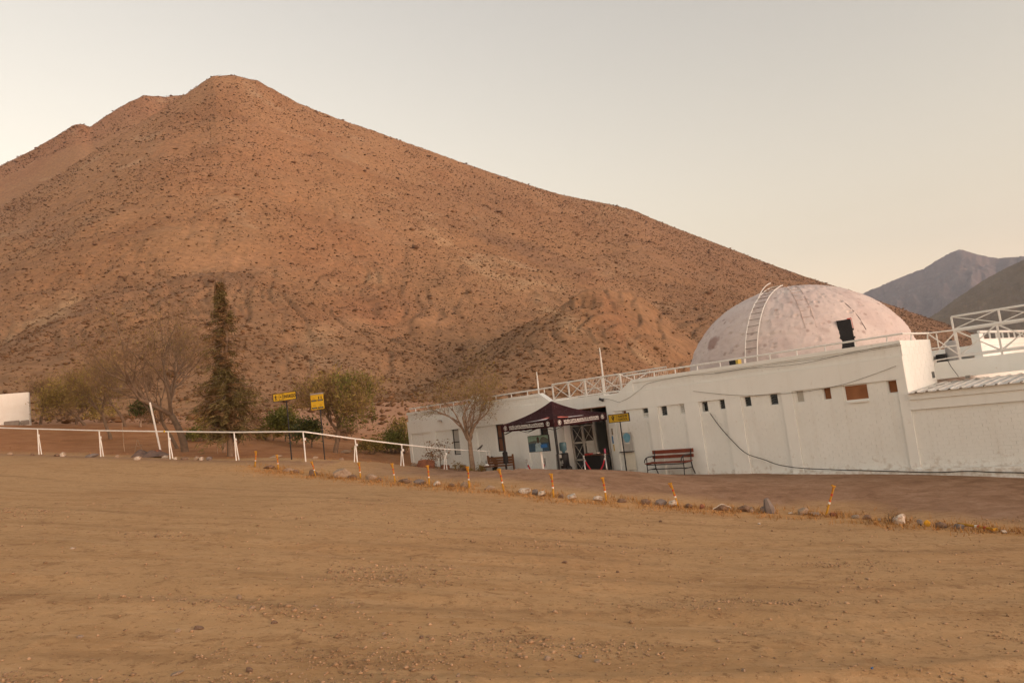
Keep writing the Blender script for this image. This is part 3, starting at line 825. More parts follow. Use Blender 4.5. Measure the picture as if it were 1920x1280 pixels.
# entrance: recess, floor, barred door, transom
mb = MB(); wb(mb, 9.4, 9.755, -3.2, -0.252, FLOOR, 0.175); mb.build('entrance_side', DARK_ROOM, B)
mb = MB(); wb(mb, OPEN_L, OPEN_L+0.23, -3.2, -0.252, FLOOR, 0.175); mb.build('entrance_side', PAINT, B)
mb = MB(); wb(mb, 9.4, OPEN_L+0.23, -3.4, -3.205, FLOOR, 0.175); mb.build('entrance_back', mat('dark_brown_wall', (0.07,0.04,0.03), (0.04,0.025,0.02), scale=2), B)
mb = MB(); wb(mb, 9.757, OPEN_L-0.003, -3.2, 0.2, -2.75, -2.5); mb.build('entrance_floor', mat('concrete', (0.3,0.3,0.3)), B)
DOOR_FRAME = mat('grey_white_door_paint', (0.55,0.52,0.48), (0.48,0.45,0.41), rough=0.6)
dw0, dw1, dvv = -2.48, -0.6, -0.3
g = MB()
um = (du0+du1)/2
for a, b in ((du0, du0+0.06), (um-0.035, um+0.035), (du1-0.06, du1)): wb(g, a, b, dvv-0.05, dvv, dw0, dw1)
rows = [dw0, dw0+0.62, dw0+1.25, dw1]
for z in rows: wb(g, du0+0.06, um-0.035, dvv-0.048, dvv-0.002, max(z-0.03, dw0), min(z+0.03, dw1)); wb(g, um+0.035, du1-0.06, dvv-0.048, dvv-0.002, max(z-0.03, dw0), min(z+0.03, dw1))
door = g.build('entrance_door', DOOR_FRAME, B)
for a, b in ((du0+0.06, um-0.035), (um+0.035, du1-0.06)):
    for c, d in zip(rows[:-1], rows[1:]):
        x = MB(); x.bar(wpt(a, dvv-0.02, c+0.03), wpt(b, dvv-0.02, d-0.03), 0.011); x.bar(wpt(a, dvv-0.035, d-0.03), wpt(b, dvv-0.035, c+0.03), 0.011)
        x.build('cross_bar', DOOR_FRAME, door)
        x = MB(); wb(x, a, b, dvv-0.07, dvv-0.06, c+0.03, d-0.03); x.build('pane', DARK_GLASS, door)
u_, w_ = wall_hit(1105, 842, -0.2)
x = MB(); wb(x, du0+0.05, du0+0.42, dvv+0.004, dvv+0.012, -1.62, -1.18); x.build('notice', mat('white_paper', (0.7,0.68,0.64), rough=0.8), door)
mb = MB(); wb(mb, du0, du1, -0.36, -0.31, -0.57, -0.03); mb.build('transom', mat('transom_brown', (0.12,0.06,0.035), (0.09,0.045,0.03)), B)
mb = MB(); wb(mb, du0-0.06, du0-0.002, -0.36, -0.28, -2.48, -0.03); mb.build('door_jamb', DOOR_FRAME, B)
# orange lintel edge seen above the entrance
mb = MB(); wb(mb, 9.77, OPEN_L-0.01, 0.0, 0.05, -0.025, -0.003); mb.build('lintel_strip', mat('rust_strip', (0.35,0.16,0.06)), B)

# roof railings
def railing(u0, u1, w_top, v, n, w_low=PAR, name='roof_railing'):
    r = MB(); r.tube([wpt(u0, v, w_top), wpt(u1, v, w_top)], 0.028, 8)
    o = r.build(name, WHITE_METAL, B)
    for i in range(n):
        u = u0+(u1-u0)*(i+0.5)/n
        p = MB(); p.bar(wpt(u, v, w_low-0.01), wpt(u, v, w_top), 0.02, 4); p.build('post', WHITE_METAL, o)
    return o
railing(-0.19, 8.9, 0.945, -0.12, 11)
railing(12.3, 21.42, 0.945, -0.12, 10)
# return side rail
r = MB(); r.tube([wpt(-0.15,-0.12,0.945), wpt(-0.15,-2.4,0.945)], 0.028, 8); ro = r.build('roof_railing', WHITE_METAL, B)
for v in (-0.9, -2.3):
    p = MB(); p.bar(wpt(-0.15+0.03, v, 0.76), wpt(-0.15, v, 0.945), 0.02); p.build('post', WHITE_METAL, ro)
# bridge railing above the entrance
bu = [9.08, 9.89, 10.69, 11.5, 12.3]
r = MB(); r.tube([wpt(bu[0],-0.1,1.04), wpt(bu[-1],-0.1,1.04)], 0.028, 6); r.tube([wpt(bu[0],-0.1,0.46), wpt(bu[-1],-0.1,0.46)], 0.025, 6)
br = r.build('bridge_railing', WHITE_METAL, B)
for u in bu:
    p = MB(); p.bar(wpt(u,-0.1,0.41), wpt(u,-0.1,1.04), 0.033); p.build('post', WHITE_METAL, br)
for a, b in zip(bu[:-1], bu[1:]):
    p = MB(); p.bar(wpt(a,-0.09,1.02), wpt(b,-0.09,0.47), 0.016); p.build('brace', WHITE_METAL, br)
    p = MB(); p.bar(wpt(a,-0.12,0.47), wpt(b,-0.12,1.02), 0.016); p.build('brace', WHITE_METAL, br)
r = MB(); r.tube([wpt(8.2,-1.7,1.12), wpt(12.3,-1.7,1.12)], 0.02, 6); r.tube([wpt(8.2,-1.7,0.72), wpt(12.3,-1.7,0.72)], 0.012, 6)
u = 8.2
while u < 12.3:
    r.bar(wpt(u,-1.7,0.3), wpt(u,-1.7,1.12), 0.0065, 3); u += 0.075
r.build('mesh_railing', WHITE_METAL, B)
# low side braces of the bridge
r = MB(); r.bar(wpt(9.05,-0.1,1.02), wpt(8.85,-1.6,0.45), 0.016); r.bar(wpt(9.05,-0.1,0.5), wpt(8.85,-1.6,1.05), 0.016); r.build('brace', WHITE_METAL, B)

# ------------------------------------------------------------------ lean-to on the right
mb = MB(); wb(mb, -8.0, -0.123, -0.2, 0.06, -1.04, -0.782); mb.build('shed_beam', PAINT, B)
mb = MB(); wb(mb, -8.0, -0.126, -0.2, 0.10, -0.778, -0.62); mb.build('fascia', PAINT, B)
prof = []; u = -0.14; k = 0
while u > -8.0:
    prof += [(u, 0), (u-0.17, 0), (u-0.19, 0.032), (u-0.235, 0.032), (u-0.255, 0)]
    u -= 0.255
vs = []; fs = []
ROOF_V0, ROOF_W0, ROOF_V1, ROOF_W1 = 0.2, -0.605, -2.46, -0.47
for (u, h) in prof: vs += [wpt(u, ROOF_V0, ROOF_W0+h), wpt(u, ROOF_V1, ROOF_W1+h)]
n2 = len(vs)
vs += [(x, y, z-0.012) for x, y, z in vs]
for i in range(len(prof)-1):
    a = 2*i; fs.append((a, a+2, a+3, a+1)); fs.append((n2+a+1, n2+a+3, n2+a+2, n2+a)); fs.append((a, n2+a, n2+a+2, a+2)); fs.append((a+1, a+3, n2+a+3, n2+a+1))
mb = MB(); mb.add(vs, fs); mb.build('corrugated_roof', mat('painted_tin', (0.66,0.64,0.6), (0.55,0.52,0.48), scale=3, rough=0.55, ramp=(0.4,0.62)), B)
for (u, v, sx, sy) in ((-0.75,-1.9,.12,.05),(-0.55,-1.2,.1,.04),(-0.95,-2.1,.09,.05),(-1.25,-2.2,.1,.06),(-0.5,-0.5,.05,.03)):
    wz = ROOF_W0+(ROOF_W1-ROOF_W0)*(ROOF_V0-v)/(ROOF_V0-ROOF_V1)
    q = MB(); wb(q, u-sx, u+sx, v-sy, v+sy, wz+0.034, wz+0.042); q.build('debris', mat('dark_debris', (0.08,0.06,0.045), (0.05,0.04,0.03)), B)
mb = MB(); wb(mb, -8.0, -0.127, -7.0, -2.5, -0.375, 0.10); mb.build('terrace_slab', PAINT, B)
# terrace railings
def truss(u0, u1, n, v, wl, wh, th, name):
    r = MB(); r.bar(wpt(u0,v,wh), wpt(u1,v,wh), th, 6); r.bar(wpt(u0,v,wl), wpt(u1,v,wl), th*0.85, 6)
    o = r.build(name, WHITE_METAL, B)
    us = [u0+(u1-u0)*i/n for i in range(n+1)]
    for u in us:
        p = MB(); p.bar(wpt(u,v,min(wl,0.1) if wl < 0.4 else wl), wpt(u,v,wh), th*1.15); p.build('post', WHITE_METAL, o)
    for a, b in zip(us[:-1], us[1:]):
        p = MB(); p.bar(wpt(a,v+0.012,wl), wpt(b,v+0.012,wh), th*0.62); p.build('brace', WHITE_METAL, o)
        p = MB(); p.bar(wpt(a,v-0.02,wh), wpt(b,v-0.02,wl), th*0.62); p.build('brace', WHITE_METAL, o)
    return o
truss(-0.78, -7.8, 7, -2.56, 0.19, 0.93, 0.03, 'terrace_railing')
truss(-0.72, -7.8, 7, -2.78, 0.23, 0.91, 0.026, 'terrace_railing')
truss(-0.64, -7.6, 6, -2.95, 0.97, 1.33, 0.028, 'terrace_railing')
r = MB()
for a, b in ((((-0.16,-2.35,0.945)),(-0.78,-2.56,0.93)),((-0.16,-2.4,0.5),(-0.75,-2.56,0.5)),((-0.16,-2.4,0.9),(-0.75,-2.56,0.25)),((-0.16,-2.45,0.3),(-0.75,-2.56,0.85)),((-0.16,-2.45,0.16),(-0.75,-2.56,0.19)),((-0.33,-2.43,0.5),(-0.33,-2.43,0.9)),((-0.64,-2.95,0.1),(-0.64,-2.95,1.33))):
    r.bar(wpt(*a), wpt(*b), 0.018, 6)
r.build('corner_railing', WHITE_METAL, B)
# thin white wall on the terrace running back, with its own railing
bw = MB(); wb(bw, -1.05, -0.9, -12, -3.7, 0.1, 0.62); bw = bw.build('terrace_wall', PAINT, B)
q = MB(); wb(q, -1.08, -0.87, -4.05, -3.65, 0.1, 0.78); q.build('pier', PAINT, bw)
q = MB(); q.tube([wpt(-0.97,-4.1,0.84), wpt(-0.97,-12,0.84)], 0.04, 6); q.build('rail', WHITE_METAL, bw)
for v in (-4.5,-5.3,-6.1,-6.9,-7.7,-8.5,-9.3):
    q = MB(); q.bar(wpt(-0.97,v,0.61), wpt(-0.97,v,0.84), 0.03); q.build('post', WHITE_METAL, bw)
wz = 0.60
while wz > 0.12:
    q = MB(); wb(q, -1.053, -1.049, -12, -4.06, wz-0.012, wz-0.006); q.build('course_line', mat('joint_grey', (0.45,0.42,0.38)), bw); wz -= 0.17
tank = thing('water_drum', 'grey round drum on the terrace behind the corner railing', 'drum', wp(-0.52,-2.9,0.1), WALL_ROT)
mb = MB(); mb.lathe([(0.0,0),(0.16,0.0),(0.17,0.03),(0.17,0.5),(0.13,0.56),(0.0,0.57)], 16); mb.build('body', mat('grey_plastic', (0.42,0.42,0.42), (0.36,0.36,0.36), rough=0.6), tank, True)
mb = MB(); mb.lathe([(0.05,0.565),(0.05,0.6),(0,0.6)], 10); mb.build('cap', BLACK, tank)
o = MB().cbox(-0.12,0.12,-0.1,0.1,0,0.22,0.01).build('black_box', BLACK); o.location = tuple(wp(-0.27,-2.75,0.1)); o.rotation_euler[2] = WALL_ROT
tag(o, 'small black box on the terrace beside the grey drum', 'box')
# fallen cable on the slab face
def cable(name, pts, r, label, cat='cable', m=None, n=5):
    """cable through points, smoothed"""
    P = [Vector(tuple(map(float, p))) for p in pts]; out = []
    for i in range(len(P)-1):
        p0, p1, p2, p3 = P[max(i-1,0)], P[i], P[i+1], P[min(i+2,len(P)-1)]
        for k in range(6):
            t = k/6
            out.append(0.5*((2*p1)+(p2-p0)*t+(2*p0-5*p1+4*p2-p3)*t*t+(3*p1-p0-3*p2+p3)*t**3))
    out.append(P[-1])
    o = MB().tube(out, r, n).build(name, m or CABLE)
    return tag(o, label, cat)
def wh(x, y, v): u, w = wall_hit(x, y, v); return wp(u, v, w)
cable('slab_cable', [wh(1777,676,-2.44), wh(1784,688,-2.44), wh(1793,700,-2.42), wh(1797,706,-2.3)], 0.008, 'thin grey cable hanging over the terrace slab edge')
o = MB().cbox(-0.06,0.06,-0.05,0.05,0,0.08,0.01).build('junction_box', mat('grey_plastic2', (0.35,0.33,0.3), (0.2,0.19,0.17))); o.location = tuple(wp(-0.95,-2.3,-0.43)); o.rotation_euler[2] = WALL_ROT
tag(o, 'small grey junction box lying on the corrugated roof', 'junction box')
# black hose from a dark little window down to the ground and along the wall
hp = [wh(1331,774,0.06), wh(1350,800,0.1), wh(1375,828,0.14), wh(1400,850,0.17), wh(1432,861,0.18), wh(1460,871,0.18), wh(1500,877,0.16), wh(1560,880,0.15), wh(1630,882,0.15), wh(1700,884,0.15), wh(1760,885,0.15), wh(1815,883,0.15), wh(1870,885,0.15), wh(1925,886,0.15)]
cable('black_hose', hp, 0.012, 'black hose running from a small window down along the wall base', 'hose')
cable('wall_wire', [wh(1165,752,0.06), wh(1180,745,0.06), wh(1200,730,0.06), wh(1220,717,0.05), wh(1290,704,0.05), wh(1340,700,0.05), wh(1400,691,0.07), wh(1500,682,0.07), wh(1600,660,0.06), wh(1688,643,0.06)], 0.006, 'grey wire strung below the parapet coping', m=WIRE)
cable('wall_wire', [wh(1340,699,0.055), wh(1440,684,0.055), wh(1560,668,0.055), wh(1690,647,0.055)], 0.005, 'upper thin wire running along the parapet towards the corner', m=WIRE)
cable('wall_wire', [wh(1300,733,0.06), wh(1355,739,0.06), wh(1410,741,0.06), wh(1500,735,0.06), wh(1570,723,0.06), wh(1620,708,0.06), wh(1680,686,0.06)], 0.006, 'sagging wire crossing the beam above the small windows', m=WIRE)

# ------------------------------------------------------------------ dome
DR, DH = 3.8, 3.1
DC = wp(4.8, -4.8, 0.28)
DROT = WALL_ROT
dome = thing('observatory_dome', 'large pinkish white dome painted with moon craters on the flat roof', 'dome', DC, 0.0)
def dome_hit(x, y):
    r = ray(x, y); o = -DC
    S = np.array([1/DR, 1/DR, 1/DH]); a = r*S; b = o*S
    A, Bq, C = a@a, 2*a@b, b@b-1
    disc = Bq*Bq-4*A*C
    t = (-Bq-math.sqrt(max(disc, 0)))/(2*A)
    return r*t+o
def dome_shell():
    na, ne = 420, 150
    a = np.linspace(0, 2*np.pi, na, endpoint=False); e = np.linspace(0, np.pi/2*0.995, ne)
    E, A = np.meshgrid(e, a, indexing='ij')
    N = np.stack([np.cos(E)*np.cos(A), np.cos(E)*np.sin(A), np.sin(E)], -1)
    d = 0.008*fbm(A*9, E*9, 4)
    g = np.random.default_rng(5)
    for k in range(520):
        ca = g.uniform(np.pi*0.9, np.pi*2.1); ce = np.arcsin(g.uniform(0.0, 0.97)); c = np.array([math.cos(ce)*math.cos(ca), math.cos(ce)*math.sin(ca), math.sin(ce)])
        R = 0.007+0.018*g.random()**3.5
        q = np.sqrt(np.maximum(2-2*(N@c), 0))/R
        d += np.where(q < 1, -(1-q*q)*R*0.7, 0)+np.exp(-((q-1.12)/0.28)**2)*R*0.25
    V = N*np.array([DR, DR, DH])+N*d[...,None]*DR*0.8
    V = V.reshape(-1, 3); V = np.r_[V, [[0,0,DH]]]
    i, j = np.meshgrid(np.arange(ne-1), np.arange(na), indexing='ij'); j2 = (j+1) % na
    Fq = np.stack([i*na+j, i*na+j2, (i+1)*na+j2, (i+1)*na+j], -1).reshape(-1, 4)
    j = np.arange(na); j2 = (j+1) % na
    return V, Fq
m = bpy.data.materials.new('dome_plaster')
nt, N, L, P = nodes_of(m)
P.inputs['Roughness'].default_value = 0.85; P.inputs['Specular IOR Level'].default_value = 0.2
tc = N.new('ShaderNodeTexCoord')
def _noise(scale, detail=6, dist=0.0):
    n = N.new('ShaderNodeTexNoise'); n.inputs['Scale'].default_value = scale; n.inputs['Detail'].default_value = detail; n.inputs['Distortion'].default_value = dist
    L.new(tc.outputs['Object'], n.inputs['Vector']); return n.outputs['Fac']
def _ramp(fac, stops):
    c = N.new('ShaderNodeValToRGB'); e = c.color_ramp.elements
    e[0].position, e[0].color = stops[0][0], (*stops[0][1], 1); e[1].position, e[1].color = stops[-1][0], (*stops[-1][1], 1)
    for p, k in stops[1:-1]:
        q = e.new(p); q.color = (*k, 1)
    L.new(fac, c.inputs['Fac']); return c.outputs['Color']
def _mix(f, a, b, mode='MIX'):
    x = N.new('ShaderNodeMix'); x.data_type = 'RGBA'; x.blend_type = mode
    if isinstance(f, float): x.inputs[0].default_value = f
    else: L.new(f, x.inputs[0])
    for i, v in ((6, a), (7, b)):
        if isinstance(v, tuple): x.inputs[i].default_value = (*v, 1)
        else: L.new(v, x.inputs[i])
    return x.outputs[2]
c = _ramp(_noise(0.8, 8, 0.5), [(0.3, (0.53,0.44,0.42)), (0.5, (0.60,0.515,0.49)), (0.72, (0.65,0.575,0.54))])
c = _mix(_ramp(_noise(3.0, 8, 0.8), [(0.56, (0,0,0)), (0.72, (0.55,0.55,0.55))]), c, (0.48,0.38,0.36))
c = _mix(_ramp(_noise(9.0, 5), [(0.64, (0,0,0)), (0.74, (0.6,0.6,0.6))]), c, (0.40,0.30,0.27))
vo = N.new('ShaderNodeTexVoronoi'); vo.inputs['Scale'].default_value = 2.4; vo.inputs['Randomness'].default_value = 1.0
L.new(tc.outputs['Object'], vo.inputs['Vector'])
c = _mix(_ramp(vo.outputs['Distance'], [(0.10, (0.75,0.75,0.75)), (0.2, (0,0,0))]), c, (0.36,0.27,0.245))
vo2 = N.new('ShaderNodeTexVoronoi'); vo2.inputs['Scale'].default_value = 5.5
L.new(tc.outputs['Object'], vo2.inputs['Vector'])
c = _mix(_ramp(vo2.outputs['Distance'], [(0.10, (0.5,0.5,0.5)), (0.17, (0,0,0))]), c, (0.40,0.31,0.28))
# brown painted lunar sea low on the left
hp0 = dome_hit(1336, 643)
vm = N.new('ShaderNodeMapping'); vm.vector_type = 'POINT'
L.new(tc.outputs['Object'], vm.inputs['Vector'])
sub = N.new('ShaderNodeVectorMath'); sub.operation = 'DISTANCE'; sub.inputs[1].default_value = tuple(hp0)
wn_ = N.new('ShaderNodeTexNoise'); wn_.inputs['Scale'].default_value = 3.0; wn_.inputs['Detail'].default_value = 5
L.new(tc.outputs['Object'], wn_.inputs['Vector'])
vadd = N.new('ShaderNodeVectorMath'); vadd.operation = 'MULTIPLY_ADD'
L.new(wn_.outputs['Color'], vadd.inputs[0]); vadd.inputs[1].default_value = (0.5,0.5,0.5)
vsh = N.new('ShaderNodeVectorMath'); vsh.operation = 'ADD'; vsh.inputs[1].default_value = (-0.25,-0.25,-0.25)
L.new(tc.outputs['Object'], vsh.inputs[0]); L.new(vsh.outputs[0], vadd.inputs[2])
L.new(vadd.outputs[0], sub.inputs[0])
c = _mix(_ramp(sub.outputs['Value'], [(0.22, (0.8,0.8,0.8)), (0.38, (0,0,0))]), c, (0.30,0.19,0.165))
L.new(c, P.inputs['Base Color'])
b = N.new('ShaderNodeBump'); b.inputs['Strength'].default_value = 0.4; b.inputs['Distance'].default_value = 0.03
L.new(_noise(7.0, 8), b.inputs['Height']); L.new(b.outputs[0], P.inputs['Normal'])
V, Fq = dome_shell()
shell = np_mesh('shell', V, Fq, m, dome, smooth=True)
mb = MB(); mb.lathe([(DR*0.99,-0.35),(DR*1.0,0.01)], 96); mb.build('ring_base', PAINT, dome)
# ladder on the dome: follows the curve at one side
def dome_curve(phi, e, off=0.0):
    n = Vector((math.cos(e)*math.cos(phi)/DR, math.cos(e)*math.sin(phi)/DR, math.sin(e)/DH)).normalized()
    p = Vector((DR*math.cos(e)*math.cos(phi), DR*math.cos(e)*math.sin(phi), DH*math.sin(e)))
    return p+n*off, n
h1, h2 = dome_hit(1411, 665), dome_hit(1452, 560)
phi0 = math.atan2(h1[1], h1[0])
side_v = Vector((-math.sin(phi0), math.cos(phi0), 0))
lad = MB()
es = [i*0.05 for i in range(0, 28)]
for s in (-0.2, 0.2): lad.tube([dome_curve(phi0, e, 0.09)[0]+side_v*s for e in es], 0.017, 6)
hr = [dome_curve(phi0, e, 0.09+0.16*math.sin((e-1.0)/0.35*math.pi/2))[0]-side_v*0.2 for e in [1.0+0.05*k for k in range(8)]]
lad.tube(hr, 0.016, 5)
lad.bar(dome_curve(phi0, es[-1], 0.09)[0]+side_v*0.2, dome_curve(phi0, es[-1], 0.09)[0]-side_v*0.2, 0.02)
lo = lad.build('ladder', WHITE_METAL, dome)
e = 0.06
while e < 1.32:
    q = MB(); q.bar(dome_curve(phi0, e, 0.09)[0]+side_v*0.2, dome_curve(phi0, e, 0.09)[0]-side_v*0.2, 0.014, 5); q.build('rung', mat('rung_metal', (0.25,0.2,0.17), (0.4,0.36,0.32)), lo)
    e += 0.29/3.5
# rusty traces of an older ladder
h3 = dome_hit(1513, 590); phi1 = math.atan2(h3[1], h3[0]); sv = Vector((-math.sin(phi1), math.cos(phi1), 0))
tr = MB()
for s in (-0.16, 0.16): tr.tube([dome_curve(phi1, e, 0.004)[0]+sv*s for e in [0.45+0.05*k for k in range(19)]], 0.011, 4)
e = 0.5
while e < 1.3:
    tr.bar(dome_curve(phi1, e, 0.002)[0]+sv*0.16, dome_curve(phi1, e, 0.002)[0]-sv*0.16, 0.009); e += 0.09
tr.build('ladder_trace', mat('rust_trace', (0.42,0.31,0.27), (0.5,0.4,0.36)), dome)
for (x0,y0,x1,y1) in ((1584,568,1614,600),(1614,602,1624,618)):
    a, b2 = dome_hit(x0,y0), dome_hit(x1,y1)
    q = MB(); pts = []
    for k in range(8):
        p = a+(b2-a)*k/7; n_ = p*np.array([1/DR**2,1/DR**2,1/DH**2]); sc_ = 1/math.sqrt((p/np.array([DR,DR,DH]))@(p/np.array([DR,DR,DH])))
        pts.append(p*sc_*1.001)
    q.tube(pts, 0.012, 5); q.build('seam', mat('seam_grey', (0.3,0.24,0.22)), dome)
# hatch door
h4 = dome_hit(1590, 640); phi2 = math.atan2(h4[1], h4[0])
hn = (Vector(tuple(VD))+Vector((h4[0], h4[1], 0)).normalized()).normalized(); hu = Vector((-hn.y, hn.x, 0)); hu = hu if hu.dot(Vector(tuple(-UD))) > 0 else -hu; hvec = Vector((h4[0], h4[1], 0)); tc_ = hvec.dot(hu); tmin = max(abs(tc_)-0.2, 0)
def shell_ext(z): return math.sqrt(max(DR*DR*(1-z*z/DH/DH)-tmin*tmin, 0))
ztop = 1.46
hlean = 0.9*(shell_ext(0.45)-shell_ext(ztop))/(ztop-0.45)
hc = hu*tc_+hn*(shell_ext(0.45)+hlean*0.45+0.02)
def hbox(r0, r1, t0, t1, z0, z1):
    """box in the dome's hatch frame; the frame leans back with the shell"""
    vs = [hc+hn*(r-hlean*z)+hu*t+Vector((0,0,z)) for z in (z0,z1) for (r,t) in ((r0,t0),(r0,t1),(r1,t1),(r1,t0))]
    return MB().add(vs, [(0,1,2,3),(7,6,5,4),(4,5,1,0),(5,6,2,1),(6,7,3,2),(7,4,0,3)])
hd = hbox(-0.7, 0.02, -0.22, 0.17, -0.15, ztop).build('hatch_door', mat('black_door', (0.012,0.011,0.011), (0.018,0.016,0.016), rough=0.7), dome)
hbox(-0.7, 0.0, 0.172, 0.186, -0.15, ztop-0.01).build('door_frame', mat('frame_plaster', (0.12,0.085,0.07), (0.08,0.06,0.05)), hd)
hbox(-0.02, 0.04, 0.08, 0.205, ztop+0.003, ztop+0.03).build('red_light', mat('red_plastic', (0.6,0.04,0.025), rough=0.4), hd)
hbox(-0.01, 0.03, 0.202, 0.215, ztop-0.3, ztop).build('red_strip', mat('red_plastic', (0.6,0.04,0.025), rough=0.4), hd)
for z in (0.85, 1.1): hbox(0.0, 0.035, 0.176, 0.22, z, z+0.06).build('hinge', BLACK, hd)
# small items on the roof
u_, w_ = wall_hit(1373, 677, -0.35)
rb = thing('roof_box', 'small black box with a yellow end on the roof behind the railing', 'box', wp(u_, -0.45, 0.28), WALL_ROT)
MB().cbox(-0.12, 0.1, -0.1, 0.1, 0, 0.66, 0.01).build('body', BLACK, rb)
MB().cbox(0.102, 0.2, -0.1, 0.1, 0, 0.66, 0.01).build('end', mat('yellow_end', (0.6,0.45,0.1), (0.5,0.38,0.1)), rb)
def flag_pole(x0, y0, x1, y1, v, label):
    u, w = wall_hit(x1, y1, v); u2, w2 = wall_hit(x0, y0, v)
    t = thing('roof_pole', label, 'pole', wp(u, v, 0.28), WALL_ROT)
    h = w2-0.28
    MB().tube([(0,0,0),(-(u2-u),0,h*0.8)], [0.035,0.03], 8).build('pole', WHITE_METAL, t)
    MB().tube([(-(u2-u),0,h*0.8),(-(u2-u)*1.05,0,h)], [0.024,0.02], 8).build('tip', WHITE_METAL, t)
flag_pole(1006, 697, 1010, 738, -0.3, 'short white pole standing on the roof left of the bridge railing')
flag_pole(1124, 652, 1135, 745, -0.5, 'tall white pole standing on the roof behind the bridge railing')
u_, w_ = wall_hit(1130, 748, 0.08)
sc_ = thing('security_camera', 'small black security camera fixed on the beam above the entrance', 'camera', wp(u_, 0.05, w_), WALL_ROT)
MB().tube([(0.02,-0.02,-0.06),(-0.09,-0.12,0.03)], 0.045, 8).build('body', BLACK, sc_)
MB().bar((0,0.0,0), (-0.02,-0.05,-0.02), 0.02).build('bracket', BLACK, sc_)
cable('camera_wire', [wp(u_,0.07,w_+0.02), wh(1145,749,0.07), wh(1160,754,0.07), wh(1163,752,0.07)], 0.005, 'thin wire leading right from the security camera')
u_, w_ = wall_hit(827, 790, 0.06)
wl = thing('wall_lamp', 'small white bracket lamp on the far left part of the wall', 'lamp', wp(u_, 0.0, w_), WALL_ROT)
MB().tube([(0,0,-0.12),(0,-0.06,0.0),(0,-0.15,0.04)], 0.014, 6).build('bracket', mat('grey_lamp', (0.45,0.42,0.38)), wl)
MB().lathe([(0.0,0.10),(0.07,0.08),(0.11,0.01),(0.0,0.0)][::-1], 12, (0,-0.15)).build('shade', mat('grey_lamp', (0.45,0.42,0.38)), wl, True)
# ------------------------------------------------------------------ things in front of the building
def wgz(u, v):
    p = wp(u, v, 0); return gz(p[0], p[1])
def wthing(name, label, cat, u, v, z=None, rot=0.0, group=None):
    return thing(name, label, cat, wp(u, v, wgz(u, v) if z is None else z), WALL_ROT+rot, group)

# canopy tent -------------------------------------------------------------
TU0, TU1, TV0, TV1 = 9.62, 12.1, 0.25, 3.0
tent = wthing('canopy_tent', 'dark purple pop-up canopy tent with white lettering before the entrance', 'tent', (TU0+TU1)/2, (TV0+TV1)/2, -2.5)
tx, ty = (TU1-TU0)/2, (TV1-TV0)/2               # local x right along the wall, local y into the building
TZ_LOW, TZ_EAVE, TZ_TOP = -0.47+2.5, -0.23+2.5, 0.40+2.5
def tent_fabric():
    m = bpy.data.materials.new('tent_fabric')
    nt, N, L, P = nodes_of(m); P.inputs['Roughness'].default_value = 0.95; P.inputs['Specular IOR Level'].default_value = 0.08
    tc = N.new('ShaderNodeTexCoord')
    def noise(s, d=5):
        n = N.new('ShaderNodeTexNoise'); n.inputs['Scale'].default_value = s; n.inputs['Detail'].default_value = d
        L.new(tc.outputs['Object'], n.inputs['Vector']); return n.outputs['Fac']
    def ramp(f, st):
        c = N.new('ShaderNodeValToRGB'); e = c.color_ramp.elements
        e[0].position, e[0].color = st[0][0], (*st[0][1],1); e[1].position, e[1].color = st[-1][0], (*st[-1][1],1)
        for p, k in st[1:-1]: q = e.new(p); q.color = (*k,1)
        L.new(f, c.inputs['Fac']); return c.outputs['Color']
    base = ramp(noise(1.2), [(0.35,(0.030,0.012,0.013)),(0.6,(0.05,0.018,0.02)),(0.75,(0.085,0.018,0.03))])
    st = ramp(noise(26, 1), [(0.70,(0,0,0)),(0.74,(0.7,0.7,0.7))])
    mx = N.new('ShaderNodeMix'); mx.data_type = 'RGBA'; L.new(st, mx.inputs[0]); L.new(base, mx.inputs[6]); mx.inputs[7].default_value = (0.35,0.3,0.3,1)
    L.new(mx.outputs[2], P.inputs['Base Color'])
    return m
FAB = tent_fabric()
corners = [(-tx,-ty),(tx,-ty),(tx,ty),(-tx,ty)]
def canopy_pt(s, t, k):
    """side k, s along the eave 0..1, t up to the peak 0..1; roof hangs in a curve"""
    a, b = corners[k], corners[(k+1)%4]
    ex, ey = a[0]+(b[0]-a[0])*s, a[1]+(b[1]-a[1])*s
    sag = 1-0.05*math.sin(math.pi*s)*(1-t)
    z = TZ_EAVE+(TZ_TOP-TZ_EAVE)*(0.55*t+0.45*t**2.6)-0.03*math.sin(math.pi*s)*(1-t)
    return (ex*(1-t)*sag, ey*(1-t)*sag, z)
